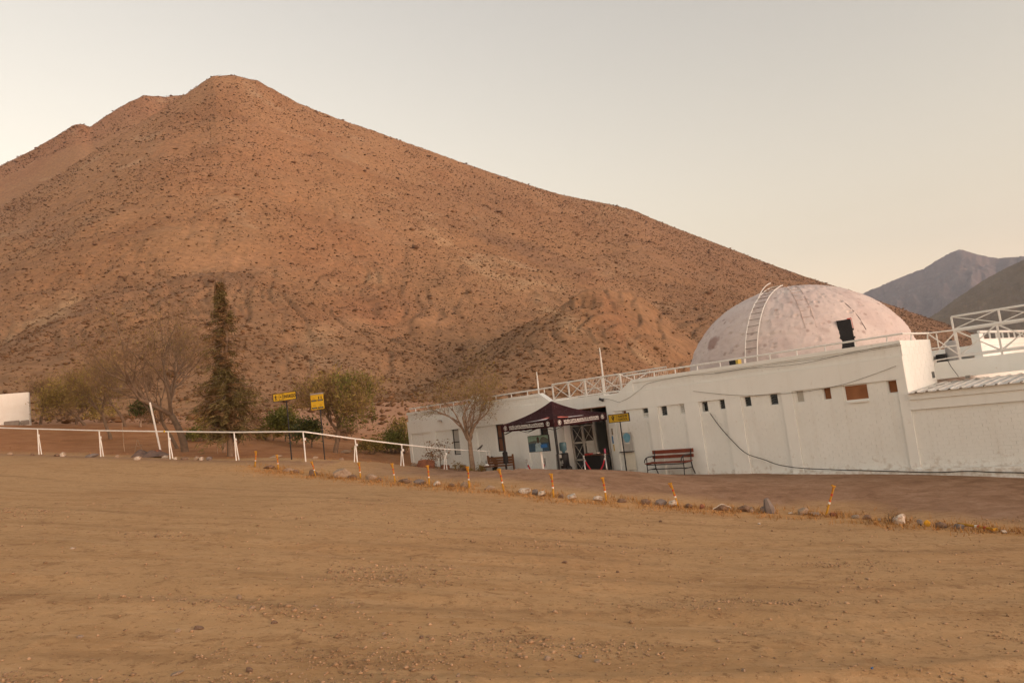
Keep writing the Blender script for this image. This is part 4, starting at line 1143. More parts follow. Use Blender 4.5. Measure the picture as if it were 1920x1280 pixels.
for k in range(4):
    mb = MB(); n1, n2 = 12, 12
    vs = [canopy_pt(i/n1, j/n2*0.985, k) for j in range(n2+1) for i in range(n1+1)]
    m0 = len(vs); vs += [(x, y, z-0.008) for x, y, z in vs]
    fs = []
    for j in range(n2):
        for i in range(n1):
            q = j*(n1+1)+i; f_ = (q, q+1, q+n1+2, q+n1+1); fs += [f_, tuple(m0+x for x in f_[::-1])]
    mb.add(vs, fs); pan = mb.build('roof_panel', FAB, tent, True)
    a, b = corners[k], corners[(k+1)%4]
    d = Vector((b[0]-a[0], b[1]-a[1], 0)); ln = d.length; d /= ln; nrm = Vector((d.y, -d.x, 0))
    v_ = MB(); nseg = 16
    vs = []
    for i in range(nseg+1):
        s = i/nseg; p = Vector((a[0], a[1], 0))+d*(ln*s)+nrm*(0.012+0.008*math.sin(s*19))
        sc2 = 0.015*math.sin(math.pi*s)
        vs += [(p.x,p.y,TZ_EAVE+0.005-0.03*math.sin(math.pi*s)),(p.x,p.y,TZ_LOW-sc2)]
    m0 = len(vs); vs += [(x-nrm.x*0.006, y-nrm.y*0.006, z) for x, y, z in vs]
    fs = []
    for i in range(nseg):
        q = (2*i, 2*i+1, 2*i+3, 2*i+2); fs += [q, tuple(m0+x for x in q[::-1])]
    v_.add(vs, fs); val = v_.build('valance', FAB, tent)
    if k in (0, 1):
        mid = Vector(((a[0]+b[0])/2, (a[1]+b[1])/2, 0))+nrm*0.026
        rz = math.atan2(d.y, d.x)
        zc = (TZ_EAVE+TZ_LOW)/2
        lettering('VICUÑA CAPITAL MUNDIAL DE LA ASTRONOMÍA', WHITE_INK, val, ln*0.66, 0.095, (mid.x, mid.y, zc+0.03), math.pi/2, rz)
        st = MB()
        for i in range(26):
            c = mid+d*(ln*0.66*((i+0.5)/26-0.5)); w2 = ln*0.66/26*(0.36+0.1*((i*7)%3))
            p0, p1 = c-d*w2, c+d*w2
            st.add([(p0.x,p0.y,zc-0.062),(p1.x,p1.y,zc-0.062),(p1.x,p1.y,zc-0.036),(p0.x,p0.y,zc-0.036)], [(0,1,2,3)])
        st.build('small_print', WHITE_INK, val)
        for s in (-0.405, 0.405):                 # round emblem at each end of the valance
            c = mid+d*(ln*s); em = MB()
            for r0, r1, a0, a1 in ((0.066,0.08,0,2*math.pi),(0.0,0.045,0.3,3.4),(0.02,0.05,3.9,5.6)):
                n_ = 14; vs = []
                for q in range(n_+1):
                    w2 = a0+(a1-a0)*q/n_
                    for r_ in (r0, r1):
                        p = c+d*(r_*math.cos(w2)); vs.append((p.x, p.y, zc+r_*math.sin(w2)))
                em.add(vs, [(2*q, 2*q+1, 2*q+3, 2*q+2) for q in range(n_)])
            em.build('emblem', WHITE_INK, val)
    if k in (0, 1):                                # printed pale and coral clouds low on the roof panel
        for nm, col_, pts in (('pale_print', (0.62,0.58,0.58), [(0.42,.04),(0.55,.05),(0.72,.06),(0.86,.06),(0.9,.13),(0.82,.17),(0.72,.13),(0.6,.09)] if k == 0 else [(0.3,.05),(0.62,.05),(0.6,.1),(0.5,.11),(0.4,.1),(0.3,.12)]),
                              ('coral_print', (0.62,0.16,0.12), [(0.7,.11),(0.8,.13),(0.9,.14),(0.93,.2),(0.86,.23),(0.76,.18)] if k == 0 else [(0.1,.09),(0.3,.06),(0.33,.1),(0.24,.15),(0.16,.2),(0.09,.18)])):
            pr = MB(); vs = []
            for s, t in pts:
                p = Vector(canopy_pt(s, t, k)); vs.append(tuple(p+Vector((nrm.x*0.01, nrm.y*0.01, 0.012))))
            c0 = tuple(sum((Vector(q) for q in vs), Vector())/len(vs)+Vector((nrm.x*0.004, nrm.y*0.004, 0.006)))
            n_ = len(vs); pr.add(vs+[c0], [(i, (i+1)%n_, n_) for i in range(n_)])
            pr.build(nm, mat(nm, col_, tuple(c*0.8 for c in col_), scale=14), pan)
for k, (x, y) in enumerate(corners):
    c = (x*0.985, y*0.985)
    bz = wgz((TU0+TU1)/2-c[0], (TV0+TV1)/2-c[1])+2.5-0.02
    MB().box(c[0]-.022, c[0]+.022, c[1]-.022, c[1]+.022, bz, TZ_EAVE-0.02).build('leg', BLACK if k != 2 else STEEL, tent)
    MB().box(c[0]-.06, c[0]+.06, c[1]-.06, c[1]+.06, bz, bz+0.015).build('foot', BLACK, tent)
    a = corners[k]; b = corners[(k+1)%4]
    tr = MB(); zt, zb = TZ_EAVE-0.06, TZ_LOW-0.1
    for i in range(2):
        p = [a[0]+(b[0]-a[0])*i/2, a[1]+(b[1]-a[1])*i/2]; q = [a[0]+(b[0]-a[0])*(i+1)/2, a[1]+(b[1]-a[1])*(i+1)/2]
        tr.bar((p[0]*.98,p[1]*.98,zt),(q[0]*.98,q[1]*.98,zb),0.012); tr.bar((p[0]*.97,p[1]*.97,zb),(q[0]*.97,q[1]*.97,zt),0.012)
    tr.build('truss', BLACK, tent)
    MB().bar((c[0]*.95,c[1]*.95,zb),(0.0,0.0,TZ_TOP-0.35),0.01).build('strut', BLACK, tent)
MB().bar((0,0,TZ_TOP-0.4),(0,0,TZ_TOP-0.02),0.018,6).build('centre_post', BLACK, tent)
o = MB().cbox(-0.17,0.17,-0.17,0.17,0,0.3,0.03).build('tent_weight', BLACK)
u_ = 9.45; o.location = tuple(wp(u_, 0.42, wgz(u_,0.42))); o.rotation_euler[2] = WALL_ROT
tag(o, 'black weight box at the tent leg right of the entrance', 'weight box')
# black bag hanging on the far left tent leg
bg = MB(); bg.cbox(-0.07,0.12,-0.07,0.07,0,0.42,0.04); o = bg.build('hanging_bag', mat('black_cloth', (0.025,0.022,0.022), rough=0.9))
o.location = tuple(wp(TU1+0.0, TV1-0.02, -1.55)); o.rotation_euler[2] = WALL_ROT
tag(o, 'black bag hanging on the front left leg of the canopy tent', 'bag')

# printed board on a pole -----------------------------------------------------
u_, w_ = wall_hit(1011, 831, 2.0)
pb = wthing('poster_stand', 'printed photo board of a man in a pale shirt, on a thick white pole', 'poster stand', u_, 2.0)
zb = wgz(u_, 2.0); zc = w_-zb
MB().lathe([(0.2,0),(0.2,0.02),(0.06,0.035)], 16).build('base', WHITE_METAL, pb)
MB().tube([(0,0.03,0.03),(0,0.03,zc)], 0.045, 10).build('pole', WHITE_METAL, pb)
bwid, bh_ = 0.5, 0.285
scr = MB().box(-bwid, bwid, -0.03, 0.02, zc-bh_, zc+bh_).build('board', BLACK, pb)
def flat(name, poly, colr, y, parent, rough=0.5):
    mb = MB(); n = len(poly)
    mb.add([(x, y, z) for x, z in poly], [tuple(range(n))]); return mb.build(name, mat('print_'+name, colr, tuple(c*0.75 for c in colr), scale=9, rough=rough), parent)
W_, H_ = bwid-0.02, bh_-0.015
def R_(pts): return [(x*W_, zc+z*H_) for x, z in pts]
flat('sky_print', R_([(-1,-1),(1,-1),(1,1),(-1,1)]), (0.33,0.52,0.44), -0.033, scr)
flat('hill_print', R_([(-1,0.25),(-0.4,0.42),(0.1,0.3),(0.35,0.75),(0.6,0.85),(1,0.5),(1,-0.1),(-1,-0.1)][::-1]), (0.16,0.19,0.17), -0.035, scr)
flat('crowd_print', R_([(-1,-1),(1,-1),(1,0.05),(0.5,0.12),(0.1,0.0),(-0.5,0.1),(-1,0.0)]), (0.06,0.12,0.19), -0.037, scr)
flat('shirt_print', R_([(-0.38,-1),(0.34,-1),(0.34,-0.2),(0.2,0.12),(0.05,0.2),(-0.15,0.15),(-0.33,-0.1)]), (0.42,0.58,0.66), -0.039, scr)
flat('head_print', R_([(-0.1,0.05),(0.08,0.05),(0.12,0.4),(0.1,0.75),(-0.02,0.9),(-0.14,0.7),(-0.14,0.35)]), (0.12,0.09,0.075), -0.041, scr)
flat('blue_print', R_([(0.2,-0.6),(0.85,-0.55),(0.85,-0.1),(0.2,-0.15)]), (0.05,0.22,0.62), -0.043, scr)
for k in range(16):
    x = -0.95+1.85*random.random(); z = -0.95+0.85*random.random()
    flat('crowd_dab', R_([(x,z),(x+0.09,z),(x+0.07,z+0.14),(x+0.01,z+0.15)]), random.choice([(0.3,0.45,0.5),(0.03,0.05,0.08),(0.1,0.3,0.5)]), -0.045, scr) if False else None

# stanchions and ropes --------------------------------------------------------
def stanchion(px, py, v, label):
    u, w = wall_hit(px, py, v); zb = wgz(u, v); h = w-zb
    t = thing('stanchion', label, 'stanchion', wp(u, v, zb), WALL_ROT, 'rope stanchions at the entrance')
    MB().lathe([(0.15,0),(0.15,0.015),(0.05,0.04),(0.0,0.045)], 16).build('base', STEEL, t, True)
    MB().lathe([(0.026,0.03),(0.026,h-0.09)], 10).build('pole', STEEL, t, True)
    MB().lathe([(0.034,h-0.11),(0.034,h-0.06),(0.016,h-0.055),(0.03,h-0.04),(0.042,h-0.015),(0.03,h+0.01),(0.0,h+0.018)], 12).build('knob', STEEL, t, True)
    return wp(u, v, zb+h-0.1)
s1 = stanchion(987, 861, 1.4, 'leftmost rope stanchion, left of the printed photo board')
s2 = stanchion(1021, 859, 1.2, 'steel rope stanchion just right of the printed photo board')
s3 = stanchion(1094, 854, 1.5, 'steel rope stanchion in front of the barred door')
s4 = stanchion(1134, 851, 0.9, 'rightmost rope stanchion, at the right side of the entrance')
ROPE = mat('red_velvet', (0.42,0.02,0.035), (0.32,0.015,0.03), rough=0.9)
def rope(a, b, sag, label):
    pts = [a+(b-a)*k/12-np.array([0,0,sag*4*(k/12)*(1-k/12)]) for k in range(13)]
    t = thing('barrier_rope', label, 'rope', a, 0, 'red velvet barrier ropes')
    MB().tube([tuple(p-a) for p in pts], 0.026, 8).build('cord', ROPE, t, True)
    for e, q in ((pts[0], pts[1]), (pts[-1], pts[-2])):
        MB().tube([tuple(e-a), tuple(e-a+(q-e)*0.6)], 0.03, 8).build('hook', STEEL, t)
rope(s3, s4, 0.5, 'red rope hanging in a loop between the two stanchions at the door')
rope(s1, s2, 0.55, 'red rope sagging between the stanchions beside the photo board')

# reception desk with papers -----------------------------------------------------
u_, w_ = wall_hit(1116, 850, 0.6)
dz = wgz(u_, 0.6)
desk = thing('reception_desk', 'black cloth covered desk behind the rope at the entrance', 'desk', wp(u_, 0.6, dz), WALL_ROT)
dh = w_-dz-0.02
MB().cbox(-0.42,0.42,-0.22,0.22,0.0,dh-0.03,0.02).build('cloth', mat('black_cloth', (0.025,0.022,0.022), rough=0.9), desk)
MB().box(-0.44,0.44,-0.24,0.24,dh-0.029,dh).build('desk_top', mat('desk_brown', (0.12,0.06,0.04), (0.09,0.045,0.03)), desk)
lf = thing('leaflet_pile', 'red and white leaflets lying on the black desk', 'leaflets', wp(u_, 0.6, dz+dh), WALL_ROT)
for k, (x, y, c) in enumerate(((-0.25,-0.1,(0.45,0.05,0.05)),(-0.02,-0.05,(0.5,0.07,0.06)),(0.14,-0.1,(0.5,0.45,0.4)),(-0.12,0.05,(0.5,0.47,0.42)))):
    MB().box(x-.1, x+.1, y-.07, y+.07, 0.002+0.012*k, 0.045+0.012*k).build('leaflet', mat('leaflet%d' % k, c), lf)
o = MB().lathe([(0.03,0),(0.035,0.1),(0.03,0.16),(0.0,0.165)], 10).build('pink_bottle', mat('pink_plastic', (0.6,0.12,0.2), rough=0.4)); o.location = tuple(wp(u_-0.36, 0.5, dz+dh))
tag(o, 'small pink bottle at the right end of the desk', 'bottle')

# water dispenser ------------------------------------------------------------------
u_, w_ = wall_hit(1057, 849, 1.0); wz = wgz(u_, 1.0)
wd = thing('water_dispenser', 'black and steel water dispenser with a blue bottle left of the door', 'dispenser', wp(u_, 1.0, wz), WALL_ROT)
hh = w_-wz
MB().lathe([(0.15,0),(0.15,hh*0.5)], 20).build('steel_body', STEEL, wd, True)
MB().lathe([(0.16,hh*0.5),(0.16,hh*0.98),(0.14,hh)], 20).build('black_body', BLACK, wd, True)
MB().lathe([(0.05,hh+0.002),(0.05,hh+0.06),(0.13,hh+0.1),(0.13,hh+0.34),(0.11,hh+0.38),(0,hh+0.385)], 18).build('bottle', mat('blue_bottle', (0.10,0.2,0.26), (0.14,0.26,0.32), rough=0.15), wd, True)
lettering('¡A!', WHITE_INK, wd, 0.16, 0.13, (0, -0.165, hh*0.74)) if False else None
for k, (x, z, sx, sz) in enumerate(((-0.05,0.70,.035,.05),(0.04,0.72,.025,.06),(-0.01,0.62,.05,.02))):
    MB().box(x-sx, x+sx, -0.168, -0.158, hh*z-sz, hh*z+sz).build('pale_mark', mat('grey_print', (0.4,0.4,0.38)), wd)
MB().box(-0.06,0.02,-0.19,-0.158,hh*0.86,hh*0.97).build('tap', WHITE_METAL, wd)
u_, w_ = wall_hit(1067, 873, 1.0); wz = wgz(u_, 1.0)
cn = thing('waste_bin', 'small steel bin with a black lid left of the barred door', 'bin', wp(u_, 1.0, wz), WALL_ROT)
h = w_-wz
MB().lathe([(0.075,0),(0.085,h*0.6)], 16).build('body', STEEL, cn, True)
MB().lathe([(0.09,h*0.6),(0.11,h*0.72),(0.1,h*0.92),(0.05,h),(0,h)], 16).build('lid', BLACK, cn, True)
u_, w_ = wall_hit(1045, 851, 0.5); wz = wgz(u_, 0.5)
sb = MB(); sb.box(-0.13,0.13,-0.02,0.02,0.0,w_-wz); o = sb.build('grey_board', mat('grey_board', (0.3,0.29,0.27), (0.25,0.24,0.22))); o.location = tuple(wp(u_,0.5,wz)); o.rotation_euler = (-0.08,0,WALL_ROT)
tag(o, 'plain grey board leaning against the wall behind the water dispenser', 'board')

# ticket window, posters and notices --------------------------------------------------
tw = wthing('ticket_window', 'white framed ticket window with a dark sill right of the entrance', 'ticket window', 9.28, 0.05, -1.62)
MB().box(-0.02,0.02,-0.03,0.0,0,0.98).build('frame', WHITE_METAL, tw)
MB().box(0.025,0.34,-0.012,0.0,0,0.98).build('shutter', PAINT, tw)
MB().box(-0.05,0.5,-0.12,0.0,-0.035,-0.004).build('sill', mat('dark_sill', (0.08,0.075,0.07)), tw)
def wall_sheet(name, label, cat, x0, y0, x1, y1, m, v=0.055, th=0.008):
    ua, wa = wall_hit(x0, y0, v); ub, wb_ = wall_hit(x1, y1, v)
    uc = (ua+ub)/2; w_lo, w_hi = min(wa, wb_), max(wa, wb_)
    t = thing(name, label, cat, wp(uc, v, w_lo), WALL_ROT)
    MB().box(-abs(ua-ub)/2, abs(ua-ub)/2, -th, 0.0, 0, w_hi-w_lo).build('sheet', m, t)
    return t, abs(ua-ub)/2, w_hi-w_lo
ps, hw, hgt = wall_sheet('wall_poster', 'pale poster with a round blue picture on the wall right of the entrance', 'poster', 1167, 811, 1188, 845, mat('poster_grey', (0.5,0.49,0.47), (0.42,0.4,0.38), scale=5))
bp = MB(); bp.add([(hw*0.95*(0.0+0.85*math.cos(a)*(1+.12*math.sin(3*a)))-hw*0.1, -0.011, hgt*0.72+hgt*0.26*math.sin(a)) for a in [k*math.pi/9 for k in range(18)]], [tuple(range(18))]); bp.build('blue_picture', mat('poster_blue', (0.14,0.33,0.46), (0.2,0.42,0.55), scale=8), ps)
bp = MB(); bp.box(-hw*0.8, hw*0.4, -0.012, -0.0085, hgt*0.4, hgt*0.47); bp.build('white_band', mat('white_paper', (0.7,0.68,0.64)), ps)
bp = MB(); bp.tube([(-hw*0.6,-0.012,hgt*0.36),(0,-0.012,hgt*0.34),(hw*0.2,-0.012,hgt*0.25),(hw*0.25,-0.012,hgt*0.03)], 0.007, 4); bp.build('curved_line', mat('grey_print', (0.4,0.4,0.38)), ps)
wall_sheet('wall_board', 'plain cream panel on the wall under the blue poster', 'panel', 1172, 848, 1194, 880, mat('cream_panel', (0.76,0.72,0.62), (0.72,0.68,0.58)), 0.06)
wall_sheet('wall_notice', 'small brown framed notice beside the ticket window', 'notice', 1146, 803, 1150, 815, mat('brown_notice', (0.14,0.1,0.07), (0.4,0.34,0.26), scale=20))
wall_sheet('wall_notice', 'small blue notice below the brown one beside the ticket window', 'notice', 1147, 817, 1151, 831, mat('blue_notice', (0.05,0.18,0.4), (0.08,0.25,0.5), scale=12))
wall_sheet('wall_notice', 'narrow yellow notice below the blue one beside the ticket window', 'notice', 1150, 833, 1153, 845, YELLOW)

# signs on poles ----------------------------------------------------------------------
def pole_sign(name, label, pos, rot, pole_h, zc, w, h, xoff, frame=True):
    """pos: foot of the pole; zc: centre height of the panel; xoff: panel centre relative to the pole"""
    t = thing(name, label, 'sign', pos, rot)
    MB().bar((0,0.03,-0.1),(0,0.03,zc+h*0.4),0.022,4).build('pole', BLACK, t)
    MB().box(xoff-w/2, xoff+w/2, -0.01, 0.012, zc-h/2, zc+h/2).build('panel', YELLOW, t)
    if frame:
        f_ = MB(); e = 0.018
        for (a,b,c,d) in ((xoff-w/2-e,xoff+w/2+e,zc+h/2,zc+h/2+e),(xoff-w/2-e,xoff+w/2+e,zc-h/2-e,zc-h/2),(xoff-w/2-e,xoff-w/2,zc-h/2,zc+h/2),(xoff+w/2,xoff+w/2+e,zc-h/2,zc+h/2)):
            f_.box(a,b,-0.02,0.015,c,d)
        f_.build('frame', BLACK, t)
    return t
# PUNTO DE CONTROL
u_, w_ = wall_hit(1174, 884, 1.2); zb = wgz(u_, 1.2)
ua, wa = wall_hit(1163, 783, 1.2)
pc = pole_sign('control_point_sign', 'yellow sign reading PUNTO DE CONTROL on a black pole by the entrance', wp(u_, 1.2, zb), WALL_ROT, 0, wa-zb, 0.82, 0.24, 0.0)
zc_ = wa-zb
lettering('PUNTO DE', INK, pc, 0.36, 0.075, (0.16, -0.0125, zc_+0.048))
lettering('CONTROL', INK, pc, 0.38, 0.075, (0.16, -0.0125, zc_-0.052))
dv_ = MB(); dv_.box(-0.085,-0.078,-0.013,-0.0105,zc_-0.1,zc_+0.1); dv_.build('divider', INK, pc)
pin = MB(); pts = [(-0.24+0.055*math.cos(a), zc_+0.035+0.055*math.sin(a)) for a in [(-0.6+k*(math.pi+1.2)/12) for k in range(13)]]+[(-0.24, zc_-0.085)]
pin.add([(x,-0.013,z) for x,z in pts], [tuple(range(len(pts)))]); pin.build('pin_symbol', INK, pc)
ring = MB(); n_ = 14; ring.add([(-0.24+0.022*math.cos(2*math.pi*k/n_), -0.0145, zc_+0.038+0.022*math.sin(2*math.pi*k/n_)) for k in range(n_)], [tuple(range(n_))]); ring.build('pin_dot', YELLOW, pc)
ln_ = MB(); ln_.box(-0.3,-0.18,-0.013,-0.0105,zc_-0.1,zc_-0.093); ln_.build('ground_line', INK, pc)
# INGRESO
pos = on_ground(546, 861, 25.6)
def face_rot(deg): return math.radians(deg)
SIGN_ROT = face_rot(-12)
ppm = FPX/25.6
zc_ = (861-742)/ppm; 
ing = pole_sign('entrance_sign', 'yellow sign reading INGRESO with a walking figure, on a black pole', pos, SIGN_ROT, 0, zc_, 47/ppm, 13.5/ppm, -2/ppm)
wI, hI, xo = 47/ppm, 13.5/ppm, -2/ppm
lettering('INGRESO', INK, ing, wI*0.5, hI*0.5, (xo+wI*0.235, -0.013, zc_))
d_ = MB(); d_.box(xo-wI*0.055, xo-wI*0.043, -0.014, -0.0105, zc_-hI*0.46, zc_+hI*0.46); d_.build('divider', INK, ing)
fg = MB()                                       # walking figure, arrow and doorway
cx = xo-wI*0.385; s_ = hI
def poly(mb, pts, y=-0.014): mb.add([(x,y,z) for x,z in pts], [tuple(range(len(pts)))])
poly(fg, [(cx+0.07*s_*math.cos(k*math.pi/5), zc_+0.32*s_+0.07*s_*math.sin(k*math.pi/5)) for k in range(10)])
poly(fg, [(cx-0.08*s_,zc_+0.22*s_),(cx-0.1*s_,zc_-0.05*s_),(cx+0.05*s_,zc_-0.05*s_),(cx+0.08*s_,zc_+0.2*s_)])
poly(fg, [(cx+0.05*s_,zc_+0.2*s_),(cx+0.05*s_,zc_+0.12*s_),(cx+0.24*s_,zc_+0.04*s_),(cx+0.24*s_,zc_+0.1*s_)])
poly(fg, [(cx-0.08*s_,zc_+0.2*s_),(cx-0.26*s_,zc_+0.06*s_),(cx-0.22*s_,zc_+0.0*s_),(cx-0.07*s_,zc_+0.1*s_)])
poly(fg, [(cx-0.08*s_,zc_-0.05*s_),(cx-0.2*s_,zc_-0.4*s_),(cx-0.1*s_,zc_-0.4*s_),(cx+0.0*s_,zc_-0.1*s_)])
poly(fg, [(cx-0.02*s_,zc_-0.06*s_),(cx+0.1*s_,zc_-0.4*s_),(cx+0.18*s_,zc_-0.38*s_),(cx+0.06*s_,zc_-0.03*s_)])
fg.build('walking_figure', INK, ing)
dr = MB(); x0, x1 = xo-wI*0.24, xo-wI*0.08; t_ = 0.045*s_
for (a,b,c,d) in ((x0,x1,zc_+0.36*s_,zc_+0.36*s_+t_),(x0,x1,zc_-0.36*s_-t_,zc_-0.36*s_),(x1-t_,x1,zc_-0.36*s_,zc_+0.36*s_),(x0,x0+t_,zc_+0.14*s_,zc_+0.36*s_),(x0,x0+t_,zc_-0.36*s_,zc_-0.14*s_)): dr.box(a,b,-0.015,-0.0105,c,d)
dr.build('doorway_symbol', INK, ing)
ar = MB(); am = (x0+x1)/2
poly(ar, [(x0-0.2*s_,zc_-0.03*s_),(am-0.05*s_,zc_-0.03*s_),(am-0.05*s_,zc_+0.03*s_),(x0-0.2*s_,zc_+0.03*s_)]); poly(ar, [(am-0.08*s_,zc_-0.12*s_),(am+0.12*s_,zc_),(am-0.08*s_,zc_+0.12*s_)])
ar.build('arrow_symbol', INK, ing)
# four pictogram rule sign
pos = on_ground(608, 857, 26.0); ppm = FPX/26.0
zc_ = (857-748)/ppm; wR, hR = 25.5/ppm, 28.0/ppm
ru = pole_sign('rules_sign', 'yellow board with four small pictograms above black captions, on a black pole', pos, face_rot(-9), 0, zc_, wR, hR, -3.5/ppm, False)
xo = -3.5/ppm
q = MB(); q.box(xo-wR/2-0.01, xo+wR/2+0.01, -0.03, 0.02, zc_+hR/2+0.002, zc_+hR/2+0.05); q.build('top_bar', mat('grey_bar', (0.3,0.28,0.26)), ru)
for i in (-1, 1):
    for j in (-1, 1):
        cx, cz = xo+i*wR*0.24, zc_+j*hR*0.25
        c_ = MB(); c_.box(cx-wR*0.205, cx+wR*0.205, -0.014, -0.0105, cz-hR*0.2, cz-hR*0.095); cap = c_.build('caption', INK, ru)
        c_ = MB(); c_.box(cx-wR*0.15, cx+wR*0.15, -0.016, -0.0145, cz-hR*0.155, cz-hR*0.135); c_.build('caption_line', mat('grey_print', (0.4,0.4,0.38)), cap)
        g_ = MB()
        if (i, j) == (1, 1):
            for dx in (-0.1, 0.1):
                poly(g_, [(cx+dx*wR-0.03*wR,cz-0.06*hR),(cx+dx*wR+0.03*wR,cz-0.06*hR),(cx+dx*wR+0.035*wR,cz+0.07*hR),(cx+dx*wR-0.035*wR,cz+0.07*hR)])
                poly(g_, [(cx+dx*wR+0.025*wR*math.cos(k*math.pi/4),cz+0.1*hR+0.025*wR*math.sin(k*math.pi/4)) for k in range(8)])
            g_.build('pictogram', INK, ru)
        else:
            for r0, r1, a0, a1 in ((0.055,0.075,3.3,6.1),(0.02,0.035,0,6.28)) if j == 1 else ((0.06,0.075,0,6.28),(0.01,0.03,0,6.28)):
                vs = []
                for k in range(13):
                    w2 = a0+(a1-a0)*k/12
                    for r_ in (r0, r1): vs.append((cx+r_*wR*2*math.cos(w2)*0.8, -0.014, cz+0.03*hR+r_*hR*math.sin(w2)))
                g_.add(vs, [(2*k,2*k+1,2*k+3,2*k+2) for k in range(12)])
            g_.build('pictogram', mat('ochre_print', (0.45,0.25,0.01)), ru)

# benches --------------------------------------------------------------------------------
def bench(u, v, ln, label, slat_col, fine=True, zoff=0.0, group=None):
    zb = wgz(u, v)+zoff
    t = thing('park_bench', label, 'bench', wp(u, v, zb), WALL_ROT)
    W = mat('bench_wood_'+str(int(slat_col[0]*1000)), slat_col, tuple(c*0.75 for c in slat_col), scale=4, rough=0.6, bump=0.2, bump_scale=25)
    for k in range(4):
        y = -0.42+k*0.105
        MB().cbox(-ln/2, ln/2, y, y+0.09, 0.415, 0.445, 0.006).build('seat_slat', W, t)
    for z0, z1 in ((0.53,0.63),(0.68,0.80)):
        y = 0.05+(z0-0.45)*0.16
        MB().cbox(-ln/2, ln/2, y, y+0.028, z0, z1, 0.006).build('back_slat', W, t)
    for x in (-ln/2+0.09, ln/2-0.09):
        f_ = MB(); r = 0.018
        f_.tube([(x,-0.46,0.0),(x,-0.42,0.2),(x,-0.42,0.4)], r, 6)
        f_.tube([(x,0.16,0.0),(x,0.06,0.2),(x,0.02,0.4),(x,0.1,0.8)], r, 6)
        f_.tube([(x,-0.44,0.4),(x,0.03,0.4)], r, 6); f_.tube([(x,-0.42,0.22),(x,0.06,0.22)], r*0.8, 6)
        f_.build('side_frame', BLACK, t)
        a_ = MB(); a_.tube([(x,0.05,0.62),(x,-0.25,0.63),(x,-0.42,0.61),(x,-0.5,0.55),(x,-0.53,0.47)], r, 6); a_.tube([(x,-0.4,0.41),(x,-0.4,0.61)], r*0.9, 6); a_.build('armrest', BLACK, t)
    b_ = MB(); b_.bar((-ln/2+0.1,-0.2,0.22),(ln/2-0.1,-0.2,0.22),0.016,6); b_.bar((-ln/2+0.1,-0.41,0.385),(ln/2-0.1,-0.41,0.385),0.016,6); b_.build('cross_bar', BLACK, t)
    return t
ua, _ = wall_hit(1218, 842, 0.35); ub, _ = wall_hit(1295, 838, 0.35)
bench((ua+ub)/2, 0.32, abs(ua-ub), 'red brown slatted bench with black iron arms against the white wall', (0.22,0.055,0.03))
ua, _ = wall_hit(917, 866, 0.5); ub, _ = wall_hit(966, 866, 0.5)
zb = wgz((ua+ub)/2, 0.6)
wbn = thing('wooden_bench', 'dark wooden bench with a closed back behind the front left tent leg', 'bench', wp((ua+ub)/2, 0.6, zb), WALL_ROT)
ln = abs(ua-ub); WD = mat('dark_wood', (0.15,0.065,0.03), (0.2,0.09,0.04), scale=5, rough=0.7)
for k in range(3): MB().cbox(-ln/2, ln/2, 0.0, 0.03, 0.36+k*0.1, 0.45+k*0.1, 0.006).build('back_slat', WD, wbn)
for k in range(3): MB().cbox(-ln/2, ln/2, -0.42+k*0.14, -0.3+k*0.14, 0.30, 0.335, 0.006).build('seat_slat', WD, wbn)
for x in (-ln/2+0.03, ln/2-0.03):
    for y in (-0.38, 0.045): MB().box(x-.03, x+.03, y-.03, y+.012, 0, 0.3 if y < 0 else 0.72).build('leg', WD, wbn)

# white railing along the path ------------------------------------------------------------
fence = thing('path_handrail', 'long white tube handrail along the path, stepping down towards the building', 'railing', at(*FENCE[4]))
fo = at(*FENCE[4])
tops = [(-64,800),(69,804),(184,807),(314,808.5),(438,810),(568,806),(667,822),(753,832.5),(834,841),(909,845)]
tp = []
for (bx_, by_, d), (tx_, ty_) in zip(FENCE, tops):
    b = at(bx_, by_, d); b[2] = gz(b[0], b[1])
    h = (by_-ty_)*d/FPX
    tp.append(b+np.array([0,0,h]))
    q = MB(); q.bar(tuple(b-fo-np.array([0,0,0.1])), tuple(tp[-1]-fo), 0.022, 8); po = q.build('post', WHITE_METAL, fence)
    if bx_ not in (573, 915):
        dirv = np.array([0.085, 0.03, 0]) if bx_ < 600 else np.array([-0.11, 0.0, 0])
        q = MB(); q.bar(tuple(b-fo+dirv), tuple(b-fo+np.array([0.03 if bx_ < 600 else -0.03,0,h*0.72])), 0.02, 6); q.build('stay', WHITE_METAL, po)
    q = MB(); c = b-fo+np.array([0.04,-0.03,h*0.74]); q.cbox(c[0]-.035,c[0]+.035,c[1]-.03,c[1]+.03,c[2]-.04,c[2]+.04,0.006); q.build('clamp', WHITE_METAL, po)
for a, b in zip(tp[:-1], tp[1:]):
    q = MB(); q.bar(tuple(a-fo), tuple(b-fo), 0.025, 8); q.build('rail', WHITE_METAL, fence)
b = at(*FENCE[-1]); b[2] = gz(b[0], b[1])
q = MB(); q.tube([tuple(tp[-1]-fo), tuple(tp[-1]-fo+np.array([0.14,0.03,-0.02])), tuple(b-fo+np.array([0.16,0.03,0]))], 0.022, 8); q.build('end_post', WHITE_METAL, fence)
q = MB(); c = (tp[2]+(tp[3]-tp[2])*0.95)-fo; q.lathe([(0.0,-0.05),(0.045,-0.02),(0.045,0.02),(0.0,0.05)], 8, (c[0],c[1])); oo = q.build('yellow_tape', YELLOW, fence); oo.location.z = c[2]
